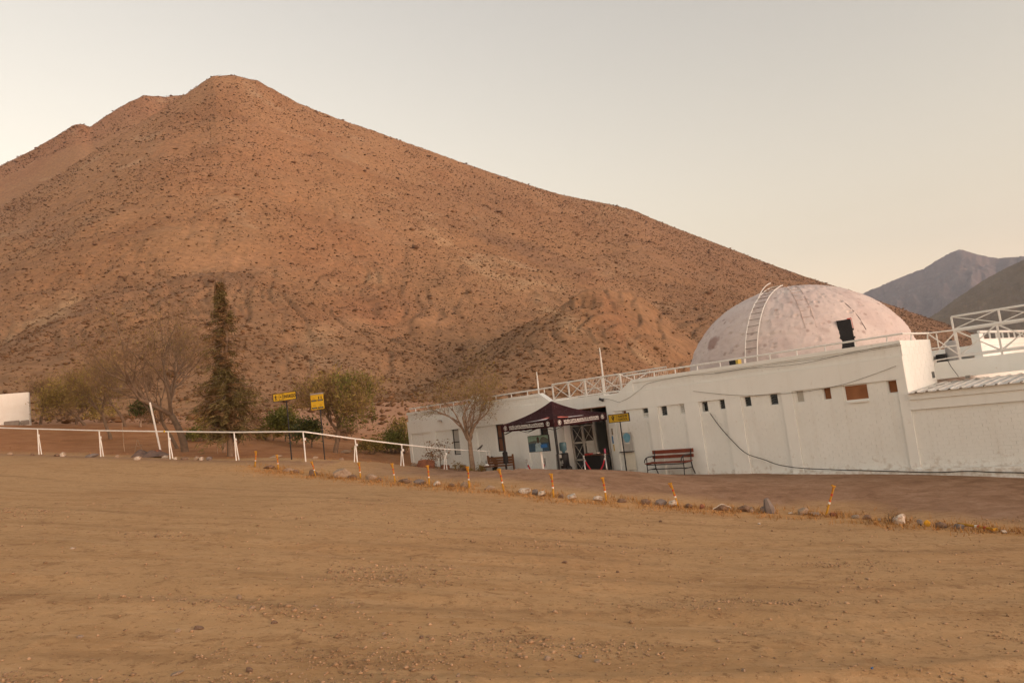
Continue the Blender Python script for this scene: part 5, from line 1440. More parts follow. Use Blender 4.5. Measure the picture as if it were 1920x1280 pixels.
# white barred gate leaf and white base beside the handrail end
p = on_ground(902, 879, 31.0)
gt = thing('gate_leaf', 'small white barred gate leaf leaning behind the end of the handrail', 'gate', p, WALL_ROT)
q = MB()
for x in (0,0.22,0.44): q.bar((x-.22,0,0.02),(x-.22-.03,0.05,0.8),0.016)
for z in (0.05,0.42,0.78): q.bar((-.22,0.02,z),(.22,0.02,z),0.016)
q.build('bars', WHITE_METAL, gt)
p = on_ground(914, 884, 29.6)
wbs = MB(); wbs.lathe([(0.2,0),(0.19,0.12),(0.12,0.3),(0.05,0.36),(0,0.37)], 12); o = wbs.build('white_footing', PAINT); o.location = tuple(p); o.scale = (0.9,0.6,0.85)
tag(o, 'lumpy white painted footing at the foot of the handrail end post', 'footing')
p = on_ground(927, 884, 30.4)
tr = MB()
vs = []; n1, n2 = 22, 8
for i in range(n1):
    a = 2*math.pi*i/n1
    for j in range(n2):
        b_ = 2*math.pi*j/n2; rr = 0.24+0.085*math.cos(b_); vs.append((rr*math.cos(a), 0.085*math.sin(b_), 0.31+rr*math.sin(a)))
tr.add(vs, [(i*n2+j, i*n2+(j+1)%n2, ((i+1)%n1)*n2+(j+1)%n2, ((i+1)%n1)*n2+j) for i in range(n1) for j in range(n2)])
o = tr.build('old_tyre', mat('rubber', (0.018,0.017,0.017), (0.03,0.028,0.026), rough=0.9), smooth=True); o.location = tuple(p); o.rotation_euler = (0.25,0,WALL_ROT)
tag(o, 'black tyre half sunk in the soil by the wooden bench', 'tyre')

# bird on the handrail
bp_ = tp[-2]+(tp[-1]-tp[-2])*0.87+np.array([0,0,0.03])
def bird():
    vs = [(-0.13,0,-0.02),(-0.05,0,0.03),(0.03,0,0.075),(0.07,0,0.125),(0.10,0,0.145),(0.13,0,0.14)]
    me = bpy.data.meshes.new('bird'); me.from_pydata(vs, [(i,i+1) for i in range(5)], []); o = bpy.data.objects.new('bird', me); col.objects.link(o)
    md = o.modifiers.new('skin', 'SKIN')
    for i, r in enumerate((0.012,0.03,0.042,0.03,0.026,0.006)): me.skin_vertices[0].data[i].radius = (r, r)
    o.modifiers.new('sub', 'SUBSURF').levels = 2; o.modifiers['sub'].render_levels = 2
    dg = bpy.context.evaluated_depsgraph_get(); m2 = bpy.data.meshes.new_from_object(o.evaluated_get(dg)); bpy.data.objects.remove(o)
    t = thing('bird', 'small dark bird perched on the white handrail', 'bird', bp_, 0.2)
    m2.materials.clear(); m2.materials.append(mat('dark_feathers', (0.06,0.05,0.045), (0.1,0.08,0.07), scale=30)); b = bpy.data.objects.new('body', m2); col.objects.link(b); b.parent = t; b.location = (0,0,0.05)
    for y in (-0.015, 0.015): MB().bar((0.01,y,0.0),(0.015,y,0.09),0.004,5).build('leg', BLACK, t)
    return t
bird()
# ------------------------------------------------------------------ trees
def rot_about(v, axis, a): return Matrix.Rotation(a, 3, axis) @ v
class Tree:
    def __init__(s, seed): s.r = random.Random(seed); s.wood = MB(); s.twig = []; s.tips = []
    def grow(s, p, d, ln, rad, depth, P):
        r = s.r; n = 4 if depth > 1 else 3
        pts = [p]; q = p.copy(); dd = d.copy()
        for i in range(n):
            dd = (dd+Vector((r.gauss(0,1), r.gauss(0,1), r.gauss(0,1)))*P['crook']+Vector((0,0,P['up'])) * (1 if depth < P['depth'] else 0.3)).normalized()
            if P['droop'] and depth <= 1: dd = (dd+Vector((0,0,-P['droop']))).normalized()
            q = q+dd*(ln/n); pts.append(q.copy())
        r1 = rad*P['taper']
        rs = [rad+(r1-rad)*i/n for i in range(n+1)]
        s.wood.tube(pts, rs, 7 if rad > 0.05 else (5 if rad > 0.015 else 3), cap=False)
        if depth <= P.get('leafdepth', 1):
            for i in range(1, n+1): s.tips.append((pts[i], dd.copy()))
        if depth == 0: return
        k = r.randint(*P['kids']) if depth < P['depth'] else P['first']
        for i in range(k):
            f = r.uniform(P.get('low', 0.45), 1.0) if (i and depth < P['depth']) else 1.0
            idx = f*n; i0 = min(int(idx), n-1); bp = pts[i0].lerp(pts[i0+1], idx-i0)
            ax = dd.orthogonal().normalized(); ax = rot_about(ax, dd, r.uniform(0, 6.283) if depth < P['depth'] else (i+r.uniform(-.25,.25))*6.283/k)
            sp = r.uniform(*P['spread'])
            nd = rot_about(dd, ax, sp)
            s.grow(bp, nd, ln*r.uniform(*P['shrink']), r1*r.uniform(0.6, 0.85), depth-1, P)
def leaf_quads(tips, n_per, size, spread, seed, droop=0.0, narrow=0.4, cull=None):
    g = np.random.default_rng(seed)
    T = np.array([tuple(t[0]) for t in tips]); 
    if cull is not None:
        keep = g.random(len(T)) < cull; T = T[keep]
    C = np.repeat(T, n_per, 0); n = len(C)
    C = C+g.normal(0, spread, (n,3)); C[:,2] -= droop*np.abs(g.normal(0,1,n))
    a = g.normal(0,1,(n,3)); a[:,2] -= droop*4
    if tips[0][1] is not None:                    # twigs and needles follow their branch
        D = np.array([tuple(t[1]) for t in tips])
        if cull is not None: D = D[keep]
        a = a*0.55+np.repeat(D, n_per, 0)*1.3
    a /= np.linalg.norm(a,axis=1)[:,None]
    b = np.cross(a, g.normal(0,1,(n,3))); b /= np.linalg.norm(b,axis=1)[:,None]
    L = size*g.uniform(0.5,1.3,n)[:,None]; W = L*narrow
    V = np.stack([C-a*L*0.5, C+b*W*0.5, C+a*L*0.5, C-b*W*0.5], 1).reshape(-1,3)
    return V, np.arange(n*4).reshape(n,4)
BARK = mat('pale_bark', (0.36,0.255,0.18), (0.24,0.155,0.10), scale=9, rough=0.95, bump=0.5, bump_scale=30)
BARK_D = mat('dark_bark', (0.16,0.11,0.075), (0.22,0.15,0.10), scale=9, rough=0.95, bump=0.5, bump_scale=30)
LEAF_OLIVE = mat('olive_leaves', (0.25,0.19,0.05), (0.31,0.225,0.07), scale=1.5, rough=0.8, island=0.35, spec=0.2)
LEAF_GREEN = mat('green_leaves', (0.12,0.125,0.03), (0.18,0.165,0.042), scale=1.2, rough=0.8, island=0.35, spec=0.2)
LEAF_BROWN = mat('brown_twigs', (0.22,0.14,0.08), (0.28,0.175,0.098), scale=1.5, rough=0.9, island=0.35, spec=0.1)
LEAF_YELLOW = mat('yellow_leaves', (0.26,0.17,0.035), (0.2,0.14,0.04), scale=1.5, rough=0.8, island=0.3, spec=0.2)
LEAF_DARK = mat('dark_leaves', (0.055,0.07,0.02), (0.085,0.09,0.028), scale=2.0, rough=0.7, island=0.35)
def tree(name, label, pos, h, P, seed, bark, leaves, lean=(0,0), cat='tree', group=None, rot=0.0):
    t = thing(name, label, cat, pos, rot, group)
    T = Tree(seed)
    T.grow(Vector((0,0,-0.1)), Vector((lean[0], lean[1], 1)).normalized(), h*P['trunk'], P['rad']*h, P['depth'], P)
    T.wood.build('trunk', bark, t, True)
    for k, (m, n_per, size, spread, droop, narrow, cull, zmin) in enumerate(leaves):
        tips = [q for q in T.tips if q[0].z > zmin]
        if not tips: continue
        V, Fq = leaf_quads(tips, n_per, size, spread, seed+k, droop, narrow, cull)
        np_mesh('crown', V, Fq, m, t)
    return t
BARE = dict(depth=5, trunk=0.26, rad=0.022, taper=0.72, crook=0.13, up=0.05, droop=0, kids=(2,4), first=4, spread=(0.25,0.75), shrink=(0.62,0.88), low=0.35, leafdepth=1)
# tree in front of the left part of the wall
p = on_ground(886, 884, 29.6)
tree('street_tree', 'sparse tree with a pale trunk forking low in front of the white wall', p, 4.9, dict(BARE, depth=6, trunk=0.26, rad=0.024, first=6, spread=(0.3,0.72), up=0.06, taper=0.7, shrink=(0.66,0.9)), 21, BARK,
     [(LEAF_BROWN, 1, 0.10, 0.10, 0.03, 0.14, 0.8, 1.2), (LEAF_YELLOW, 1, 0.09, 0.12, 0.03, 0.3, 0.35, 1.6), (LEAF_OLIVE, 1, 0.09, 0.12, 0.03, 0.25, 0.4, 1.4)], lean=(-0.05, 0.0))
# row of thin trees left of the spruce
def bt(px, py, d, h, label, seed, leaves, lean=(0,0), **kw):
    return tree('bare_tree', label, on_ground(px, py, d), h, dict(BARE, **kw), seed, kw.get('bark', BARK_D), leaves, lean, group='thin trees along the far side of the path')
HAZY = [(LEAF_BROWN, 3, 0.24, 0.13, 0.0, 0.06, 0.9, 0.8), (LEAF_OLIVE, 1, 0.12, 0.18, 0.0, 0.25, 0.45, 0.8)]
GREENISH = [(LEAF_OLIVE, 4, 0.13, 0.17, 0.0, 0.28, 0.8, 0.6), (LEAF_BROWN, 2, 0.22, 0.15, 0.0, 0.07, 0.9, 0.6)]
bt(76, 797, 42, 3.9, 'bare brown tree behind the white block at the left', 31, HAZY, spread=(0.35,0.85))
bt(143, 793, 43, 3.9, 'olive green tree second from the left behind the handrail', 32, GREENISH, trunk=0.2, first=5, spread=(0.35,0.9))
bt(160, 796, 41, 3.7, 'olive tree with a leaning dark stem, third from the left', 33, GREENISH, lean=(-0.25,0), trunk=0.24, first=5)
bt(208, 823, 36, 3.9, 'brownish tree right behind the handrail, fourth from the left', 34, HAZY+[(LEAF_OLIVE, 3, 0.12, 0.2, 0, 0.3, 0.6, 1.4)], trunk=0.34, spread=(0.3,0.85))
bt(236, 812, 40, 4.0, 'thin brown tree between the olive trees and the leaning white pole', 35, HAZY, trunk=0.34, lean=(0.05,0))
tree('shrubby_tree', 'dark leafy many stemmed small tree beside the leaning white pole', on_ground(264, 801, 40), 2.9, dict(BARE, trunk=0.16, first=7, depth=4, spread=(0.15,0.5)), 36, BARK,
     [(LEAF_DARK, 7, 0.14, 0.16, 0.0, 0.45, 0.8, 0.9), (LEAF_BROWN, 3, 0.16, 0.15, 0, 0.2, 0.6, 0.4)])
bt(347, 849, 31, 8.0, 'tall bare tree with a forked trunk just left of the spruce', 37, [(LEAF_BROWN, 2, 0.24, 0.12, 0.0, 0.05, 0.9, 1.2), (LEAF_OLIVE, 1, 0.1, 0.15, 0, 0.25, 0.35, 1.5)], trunk=0.22, rad=0.02, first=5, depth=6, spread=(0.2,0.7), shrink=(0.66,0.92))
bt(333, 838, 32.5, 3.6, 'pale leaning bare tree behind the forked tall one', 38, [(LEAF_BROWN, 3, 0.16, 0.15, 0.0, 0.07, 0.8, 1.0)], trunk=0.4, lean=(-0.2,0), first=3)
tree('leafy_tree', 'small green tree behind the INGRESO sign pole', on_ground(536, 832, 38), 2.0, dict(BARE, trunk=0.3, first=5, depth=4, spread=(0.4,0.9)), 41, BARK_D, [(LEAF_GREEN, 9, 0.15, 0.2, 0.0, 0.5, 0.9, 0.7)], group='small green trees behind the signs')
tree('leafy_tree', 'small dark green tree left of the rules sign pole', on_ground(585, 840, 36), 1.9, dict(BARE, trunk=0.26, first=5, depth=4, spread=(0.4,0.9)), 42, BARK_D, [(LEAF_DARK, 6, 0.14, 0.2, 0.0, 0.5, 0.9, 0.6), (LEAF_GREEN, 3, 0.14, 0.2, 0, 0.5, 0.8, 0.6)], group='small green trees behind the signs')
willow = tree('drooping_tree', 'wispy tree with drooping green foliage on its right side behind the handrail', on_ground(628, 850, 33), 5.0, dict(BARE, trunk=0.22, rad=0.024, first=6, depth=6, spread=(0.25,0.7), up=0.05, shrink=(0.66,0.9)), 43, BARK_D,
     [(LEAF_BROWN, 3, 0.2, 0.16, 0.02, 0.07, 0.9, 1.0), (LEAF_OLIVE, 3, 0.13, 0.17, 0.03, 0.25, 0.7, 1.0)])
T = Tree(44); PW = dict(BARE, trunk=0.3, first=4, depth=4, droop=0.28, up=0.0, spread=(0.3,0.8))
g = random.Random(45); cl = []
for k in range(70):
    a = g.uniform(-1.2, 1.5); rr = g.uniform(0.7, 2.0); x, y = rr*math.cos(a), rr*math.sin(a)*0.8; top = 3.3-0.35*(rr-1.2)**2+g.uniform(-.5,.25)
    ln = g.uniform(0.8, 2.3)
    for i in range(int(ln/0.1)): cl.append((Vector((x+g.gauss(0,.04)+0.1*i*0.05, y+g.gauss(0,.04), top-i*0.1)), None))
V, Fq = leaf_quads([q for q in cl if q[0].z > 0.9], 5, 0.13, 0.07, 46, 0.05, 0.28)
np_mesh('crown', V, Fq, LEAF_GREEN, willow)

# spruce --------------------------------------------------------------------------------
def conifer(pos, h):
    t = thing('spruce_tree', 'tall half dry spruce with a broad lower skirt and thin top', 'tree', pos)
    g = random.Random(51); w = MB()
    trunk = [Vector((0.0+0.02*i*math.sin(i), 0.02*math.cos(i*1.3), h*i/12)) for i in range(13)]
    w.tube(trunk, [0.11*(1-i/13)+0.012 for i in range(13)], 8, cap=False)
    tips = []; dry = []
    z = 0.95
    while z < h*0.99:
        f = z/h
        if f < 0.5: R = 1.5*(0.78+0.22*math.sin(f/0.5*math.pi))*(1.0 if f < 0.38 else 1-(f-0.38)/0.12*0.45)
        else: R = 1.45*(1-(f-0.5)/0.52)**1.0+0.14
        R *= min(1.0, (1.0-f)/0.14+0.1)
        R *= 0.82+0.3*math.sin(z*5.1)*math.sin(z*2.3+1)
        for k in range(10 if f < 0.5 else 6):
            a = g.uniform(0, 6.283); L_ = R*g.uniform(0.35, 1.2)
            if 0.6 < f < 0.72 and -0.25 < ((a+3.14159) % 6.28318)-3.14159 < 0.3: L_ = 1.6
            if 0.55 < f < 0.78 and g.random() < 0.3: continue
            d = Vector((math.cos(a), math.sin(a), g.uniform(-0.2, 0.3)))
            n = 6; pts = []
            for i in range(n+1):
                s = i/n; p = Vector((0,0,z))+d*(L_*s)+Vector((0,0,-0.32*L_*s*s+0.36*L_*max(0,s-.7))); pts.append(p)
            w.tube(pts, [0.02*(1-i/(n+1))+0.004 for i in range(n+1)], 3, cap=False)
            alive = g.random() < (0.72 if f < 0.5 or f > 0.8 else 0.38)
            for i in range(2, n+1):
                for q in range(2 if f > 0.5 else 3):
                    pp = pts[i-1].lerp(pts[i], g.random())+Vector((g.gauss(0,.035), g.gauss(0,.035), -abs(g.gauss(0,.07))))
                    sd_ = (pts[i]-pts[i-1]).normalized(); sd_ = (sd_+Vector((-sd_.y,sd_.x,0))*g.choice((-0.9,0.9))+Vector((0,0,-0.25))).normalized()
                    (tips if alive else dry).append((pp, sd_))
        z += 0.10 if f < 0.5 else 0.135
    w.build('trunk', BARK_D, t, True)
    NG = mat('spruce_needles', (0.12,0.095,0.038), (0.175,0.13,0.052), scale=2.5, rough=0.85, island=0.45, spec=0.15)
    ND = mat('dry_needles', (0.20,0.115,0.055), (0.15,0.09,0.045), scale=2.5, rough=0.9, island=0.35, spec=0.1)
    V, Fq = leaf_quads(tips, 4, 0.24, 0.05, 52, 0.06, 0.13); np_mesh('crown', V, Fq, NG, t)
    V, Fq = leaf_quads(dry, 4, 0.24, 0.06, 53, 0.06, 0.12); np_mesh('crown', V, Fq, ND, t)
    t.rotation_euler = (0, math.radians(1.0), 0)
    return t
sp = on_ground(432, 858, 28.5); conifer(sp, 6.95)
tree('bare_tree', 'slim second trunk standing just left behind the spruce', on_ground(419, 840, 30.5), 2.6, dict(BARE, trunk=0.55, first=2, depth=3, rad=0.035), 54, BARK, [(LEAF_BROWN, 3, 0.16, 0.12, 0, 0.1, 0.8, 1.0)], group='thin trees along the far side of the path')

# bushes ----------------------------------------------------------------------------------
def bush(label, pos, w, h, m, seed, n=900, size=0.11, name='bush', dens=1.0, narrow=0.5, group=None):
    t = thing(name, label, 'bush', pos, 0, group)
    g = random.Random(seed); wd = MB(); tips = []
    for k in range(max(6, int(n/70))):
        a = g.uniform(0, 6.283); rr = w/2*math.sqrt(g.random()); hh = h*(1-0.55*(rr/(w/2))**2)*g.uniform(0.75, 1.1)
        e = Vector((rr*math.cos(a), rr*math.sin(a)*0.8, hh)); b = Vector((e.x*0.3, e.y*0.3, -0.03)); mid = b.lerp(e, 0.5)+Vector((g.gauss(0,.04),g.gauss(0,.04),0.05*h))
        wd.tube([b, mid, e], [0.012,0.008,0.003], 3, cap=False)
        for i in range(8): tips.append((mid.lerp(e, i/7)+Vector((g.gauss(0,.06),g.gauss(0,.06),g.gauss(0,.05))), None))
    wd.build('stems', BARK_D, t)
    V, Fq = leaf_quads(tips, max(1, int(n/len(tips))), size, w*0.055, seed, 0.0, narrow); np_mesh('foliage', V, Fq, m, t)
    return t
bush('round green bush between the tall bare tree and the spruce', on_ground(371, 823, 36), 1.35, 0.75, LEAF_GREEN, 61, 1800)
bush('dark green low hedge bush left of the white building', on_ground(735, 845, 38), 2.2, 1.2, LEAF_GREEN, 62, 2600)
bush('tall dull olive bush against the left end of the building', on_ground(752, 850, 38.5), 1.7, 1.9, LEAF_OLIVE, 63, 2400)
bush('thin olive bush behind the handrail left of the hedge', on_ground(695, 850, 36), 1.5, 0.9, LEAF_OLIVE, 64, 1300)
bush('dead twiggy shrub in front of the left end of the wall', on_ground(826, 872, 31.0), 1.9, 1.15, LEAF_BROWN, 65, 420, 0.1)
bush('small dry yellow weed at the tree foot', on_ground(857, 880, 29.3), 0.5, 0.35, LEAF_YELLOW, 66, 240, 0.09, 'dry_weed', narrow=0.2)
bush('dry yellow tuft around the foot of the street tree', on_ground(893, 886, 29.0), 0.7, 0.32, LEAF_YELLOW, 67, 380, 0.1, 'dry_weed', narrow=0.2)
bush('yellow weed in front of the wooden bench', on_ground(935, 884, 28.6), 0.3, 0.3, LEAF_YELLOW, 68, 70, 0.1, 'dry_weed', narrow=0.3)
bush('dark dry weed behind the big white edge stone', on_ground(1674, 978, 13.5), 0.32, 0.24, LEAF_BROWN, 69, 260, 0.06, 'dry_weed', narrow=0.15)
for k, (px, py, d, w, h, lab) in enumerate([(20,790,50,2.6,1.4,'low grey green bush behind the white block'),(118,786,48,2.0,1.2,'small dull bush under the olive trees'),(190,790,47,2.2,1.3,'olive bush under the fourth tree'),(300,802,44,2.4,1.1,'brown bush right of the leaning white pole'),(395,818,42,2.0,1.1,'dull bush behind the spruce trunk'),(480,826,42,2.4,1.3,'dry bush right of the spruce'),(505,834,38,1.6,0.8,'low brown bush near the INGRESO sign'),(650,838,44,2.2,1.0,'low olive bush behind the drooping tree')]):
    bush(lab, on_ground(px, py, d), w, h, [LEAF_OLIVE, LEAF_BROWN, LEAF_OLIVE, LEAF_BROWN][k % 4], 70+k, 1100, 0.13)

# white block, leaning pole, small stakes left ----------------------------------------------
p = on_ground(0, 797, 40); ppm = FPX/40
wbk = thing('white_wall_block', 'plain white painted wall block at the left edge behind the handrail', 'wall', p, math.radians(24))
q = MB(); q.prism([(-2.2,-0.3),(48/ppm,-0.3),(48/ppm,(797-739)/ppm-0.02),(-2.2,(797-739)/ppm)], 0, 0.35); q.build('slab', mat('bright_white_paint', (0.82,0.8,0.75), (0.78,0.75,0.69), scale=3), wbk)
q = MB(); q.cbox(0.2,0.9,-0.15,0.1,-0.1,0.16,0.03); q.cbox(0.95,1.35,-0.14,0.1,-0.1,0.13,0.03); q.build('footing_stone', mat('grey_stone', (0.3,0.26,0.22), (0.24,0.2,0.17)), wbk)
a = on_ground(302, 840, 29.5); b2 = at(281, 754, 29.5)
o = MB().tube([(0,0,-0.05), tuple(b2-a)], 0.035, 8).build('leaning_pole', WHITE_METAL); o.location = tuple(a)
tag(o, 'white pole leaning left behind the handrail', 'pole')
for (x0,y0,x1,y1,d,lab) in ((229,792,232,827,31,'short thin pale stake in the red soil behind the handrail'),(406,809,408,848,30,'thin grey stick left of the spruce trunk')):
    a = on_ground(x1, y1, d); b2 = at(x0, y0, d)
    o = MB().tube([(0,0,-0.05), tuple(b2-a)], 0.018, 6).build('thin_stake', mat('weathered_wood', (0.35,0.25,0.17), (0.28,0.2,0.13))); o.location = tuple(a); tag(o, lab, 'stake')
st_ = on_ground(258, 832, 31)
t = thing('a_frame_prop', 'small wooden prop of crossed sticks behind the tarpaulin heap', 'prop', st_)
for (p0, p1) in (((-0.14,0,0),(0.0,0,0.5)),((0.2,0,0.0),(0.0,0.02,0.5)),((-0.35,0,0.2),(0.2,0,0.27))): MB().bar(p0, p1, 0.012).build('stick', mat('weathered_wood', (0.35,0.25,0.17), (0.28,0.2,0.13)), t)

# rocks -------------------------------------------------------------------------------------
def rock_mesh(name, seed, m, sub=2, rough=0.28, flat=0.75):
    import bmesh
    bm = bmesh.new(); bmesh.ops.create_icosphere(bm, subdivisions=sub, radius=1.0)
    g = random.Random(seed)
    planes = [(Vector((g.gauss(0,1),g.gauss(0,1),g.gauss(0,1))).normalized(), g.uniform(0.4,0.85)) for _ in range(10)]
    for v in bm.verts:
        c = v.co.copy()
        for n_, d in planes:
            s = c.dot(n_)
            if s > d: c -= n_*(s-d)
        c *= (1+g.uniform(-0.5,0.5)*rough*0.3)*(1+rough*(0.35*math.sin(c.x*3.1+seed)+0.35*math.sin(c.y*3.7+seed*2)*math.cos(c.z*3.3)))
        v.co = Vector((c.x, c.y*0.8, c.z*flat))
    me = bpy.data.meshes.new(name); bm.to_mesh(me); bm.free(); me.materials.append(m)
    return me
ROCK_M = {'brown': mat('brown_stone', (0.24,0.155,0.105), (0.17,0.105,0.07), scale=5, rough=0.95, bump=0.5, bump_scale=18),
          'pale': mat('pale_stone', (0.38,0.285,0.205), (0.27,0.19,0.13), scale=5, rough=0.95, bump=0.5, bump_scale=18),
          'white': mat('white_painted_stone', (0.56,0.49,0.41), (0.32,0.22,0.15), scale=2.2, rough=0.9, bump=0.5, bump_scale=18, ramp=(0.45,0.62)),
          'grey': mat('grey_rock', (0.22,0.18,0.16), (0.16,0.13,0.115), scale=5, rough=0.95, bump=0.5, bump_scale=18),
          'red': mat('red_stone', (0.25,0.105,0.06), (0.18,0.08,0.05), scale=5, rough=0.95, bump=0.5, bump_scale=18),
          'yellow': mat('yellow_painted_stone', (0.62,0.33,0.02), (0.55,0.27,0.02), scale=5, rough=0.7)}
RM = {k: [rock_mesh('rock', 100+i+7*j, m) for i in range(4)] for j, (k, m) in enumerate(ROCK_M.items())}
def rock(px, py, d, wpx, hpx, kind, label, group='stones along the lot edge', name='stone', rz=None):
    """py: bottom of the stone in the photograph; sizes in photograph pixels"""
    p = on_ground(px, py, d); r = random.Random(px*7+py)
    o = bpy.data.objects.new(name, RM[kind][r.randrange(4)]); col.objects.link(o)
    sx = r.uniform(0.85,1.2)*wpx*d/FPX/2; sz = 1.05*hpx*d/FPX
    o.scale = (sx, sx*r.uniform(0.7,1.0), sz/1.3); o.location = (p[0], p[1], p[2]+sz*0.30); o.rotation_euler = (r.uniform(-.15,.15), r.uniform(-.15,.15), r.uniform(0,0.6) if rz is None else rz)
    return tag(o, label, 'stone', group)
def sd(px): return float(np.interp(px, [s[0] for s in STAKES]+[1741,1850], [s[2] for s in STAKES]+[12.9,12.2]))
for (px, py, w, h, k, lab) in [
    (586,896,26,13,'brown','brown stone just left of the third stake'),
    (639,897,40,26,'pale','largest pale stone slab between the third and fourth stakes'),
    (660,895,20,10,'brown','brown stone right of the largest pale slab'),
    (693,899,28,15,'pale','pale round stone right of the fourth stake'),
    (711,900,12,8,'brown','little brown stone right of the pale round one'),
    (759,905,30,12,'brown','low brown stone right of the fifth stake'),
    (787,907,24,10,'grey','grey stone left of the sixth stake'),
    (820,911,27,11,'white','whitish stone right of the sixth stake'),
    (846,913,18,9,'brown','brown stone between two pale ones near the seventh stake'),
    (870,913,20,14,'pale','upright pale stone left of the seventh stake'),
    (917,918,24,9,'pale','flat pale stone right of the seventh stake'),
    (984,924,26,14,'white','white mottled stone right of the eighth stake'),
    (1017,931,26,13,'white','white painted stone left of the ninth stake'),
    (1003,926,20,11,'grey','dark stone between the two white ones by the ninth stake'),
    (1072,934,30,11,'white','long whitish stone right of the ninth stake'),
    (1052,930,20,10,'brown','brown stone at the foot of the ninth stake'),
    (1122,939,26,9,'white','flat white stone left of the tenth stake'),
    (1165,941,18,8,'brown','small brown stone right of the tenth stake'),
    (1209,946,22,10,'brown','low brown stone midway between the tenth and eleventh stakes'),
    (1241,948,20,14,'grey','grey stone left of the white block stone'),
    (1262,950,28,16,'white','white block stone at the foot of the eleventh stake'),
    (1292,953,18,9,'brown','brown stone right of the eleventh stake'),
    (1317,952,18,14,'red','reddish brown stone left of the white rimmed stone'),
    (1396,957,26,17,'brown','big brown stone right of the white rimmed stone'),
    (1409,962,18,14,'pale','tan stone in front of the big brown one'),
    (1432,963,14,12,'grey','grey stone left of the dark upright rock'),
    (1508,968,24,14,'pale','pale stone right of the dark upright rock'),
    (1483,969,14,5,'white','small white chip right of the dark upright rock'),
    (1530,972,30,7,'pale','flat tan stone at the foot of the tilted stake'),
    (1567,974,18,10,'red','red stone right of the tilted stake'),
    (1605,978,24,9,'pale','pale low stone right of the tilted stake and the red stone'),
    (1625,979,26,11,'brown','brown stone left of the big white stone'),
    (1650,982,14,6,'pale','small pale stone left of the big white one'),
    (1690,990,29,23,'white','biggest white stone near the right end of the edge'),
    (1725,986,22,12,'grey','grey stone between the big white and the yellow stone'),
    (1741,991,15,14,'yellow','small stone painted yellow orange'),
    (1766,993,30,12,'brown','brown stone right of the yellow one'),
    (1802,997,26,13,'grey','grey stone at the end of the fallen stake'),
    (1790,992,16,8,'pale','pale stone just left of the last grey stone'),
    (505,889,22,8,'brown','brown stone near the first stake'),
    (540,884,26,9,'pale','pale flat stone right of the second stake'),
    (555,892,14,7,'brown','small brown stone left of the third stake group')]:
    rock(px, py, sd(px), w, h, k, lab)
# stone with a white painted rim, and dark upright rock
d = sd(1353); p = on_ground(1353, 956, d)
t = thing('stone', 'half buried stone with a white painted rim', 'stone', p, 0, 'stones along the lot edge')
o = bpy.data.objects.new('core', RM['brown'][1]); col.objects.link(o); o.parent = t; o.scale = (0.19,0.13,0.15); o.location = (0,0.03,0.03)
MB().tube([(0.2*math.cos(a), -0.04+0.02*math.sin(3*a), -0.03+0.15*math.sin(a)+0.015*math.sin(5*a)) for a in [0.05+k*(math.pi-0.1)/12 for k in range(13)]], [0.006+0.007*math.sin(k*1.7)**2 for k in range(13)], 6).build('painted_rim', ROCK_M['white'], t)
d = sd(1443); p = on_ground(1443, 961, d)
q = MB(); q.tube([(0.03,0,-0.1),(0.0,0,0.12),(-0.03,0,0.3)], [0.13,0.11,0.05], 7); o = q.build('upright_rock', ROCK_M['grey']); o.location = tuple(p)
tag(o, 'dark upright pointed rock on the lot edge', 'rock')
# stones by the path
for (px, py, d, w, h, k, lab) in [(18,852,28.6,12,6,'pale','pale stone by the path at the far left'),(60,853,28.5,9,5,'brown','brown stone beside the leftmost handrail post'),(119,851,28.2,14,10,'white','white stone between the first two handrail posts'),(106,852,28.2,16,7,'brown','brown stone left of the white stone by the path'),
     (174,854,27.8,26,8,'grey','flat grey stone left of the second handrail post'),(220,858,27.5,10,6,'pale','pale stone right of the second handrail post'),(260,860,26.6,17,8,'white','white stone in front of the tarpaulin heap'),(310,860,27.2,16,6,'white','flat white stone at the third handrail post'),(330,861,26.8,10,6,'white','small white stone right of the third handrail post'),
     (346,861,26.8,22,6,'brown','flat brown stone under the tall bare tree'),(368,862,26.6,13,8,'pale','pale stone left of the two white ones before the spruce'),(379,862,26.5,10,8,'white','bright white stone before the spruce'),(393,862,26.4,12,7,'grey','grey stone right of the bright white one before the spruce'),
     (300,850,29.0,22,16,'red','rounded red brown boulder behind the third handrail post'),(515,857,27.0,30,6,'pale','pale flat stone left of the INGRESO sign pole'),(590,862,26.0,14,6,'pale','pale stone between the two sign poles'),(640,862,27.0,14,6,'pale','pale stone right of the rules sign pole'),
     (645,842,34.0,30,7,'pale','long pale boulder behind the handrail near the hedge'),
     (806,874,30.2,46,26,'red','large red brown boulder before the dead shrub'),(775,874,31.5,16,8,'pale','pale stone at the left corner of the building'),(789,876,30.5,18,10,'red','reddish stone left of the large boulder'),(838,876,30.8,26,14,'red','red boulder under the dead shrub'),(868,878,30.4,24,12,'brown','brown stone left of the street tree trunk'),(906,884,29.5,10,8,'pale','pale stone right of the street tree trunk')]:
    rock(px, py, d, w, h, k, lab, 'stones beside the path')
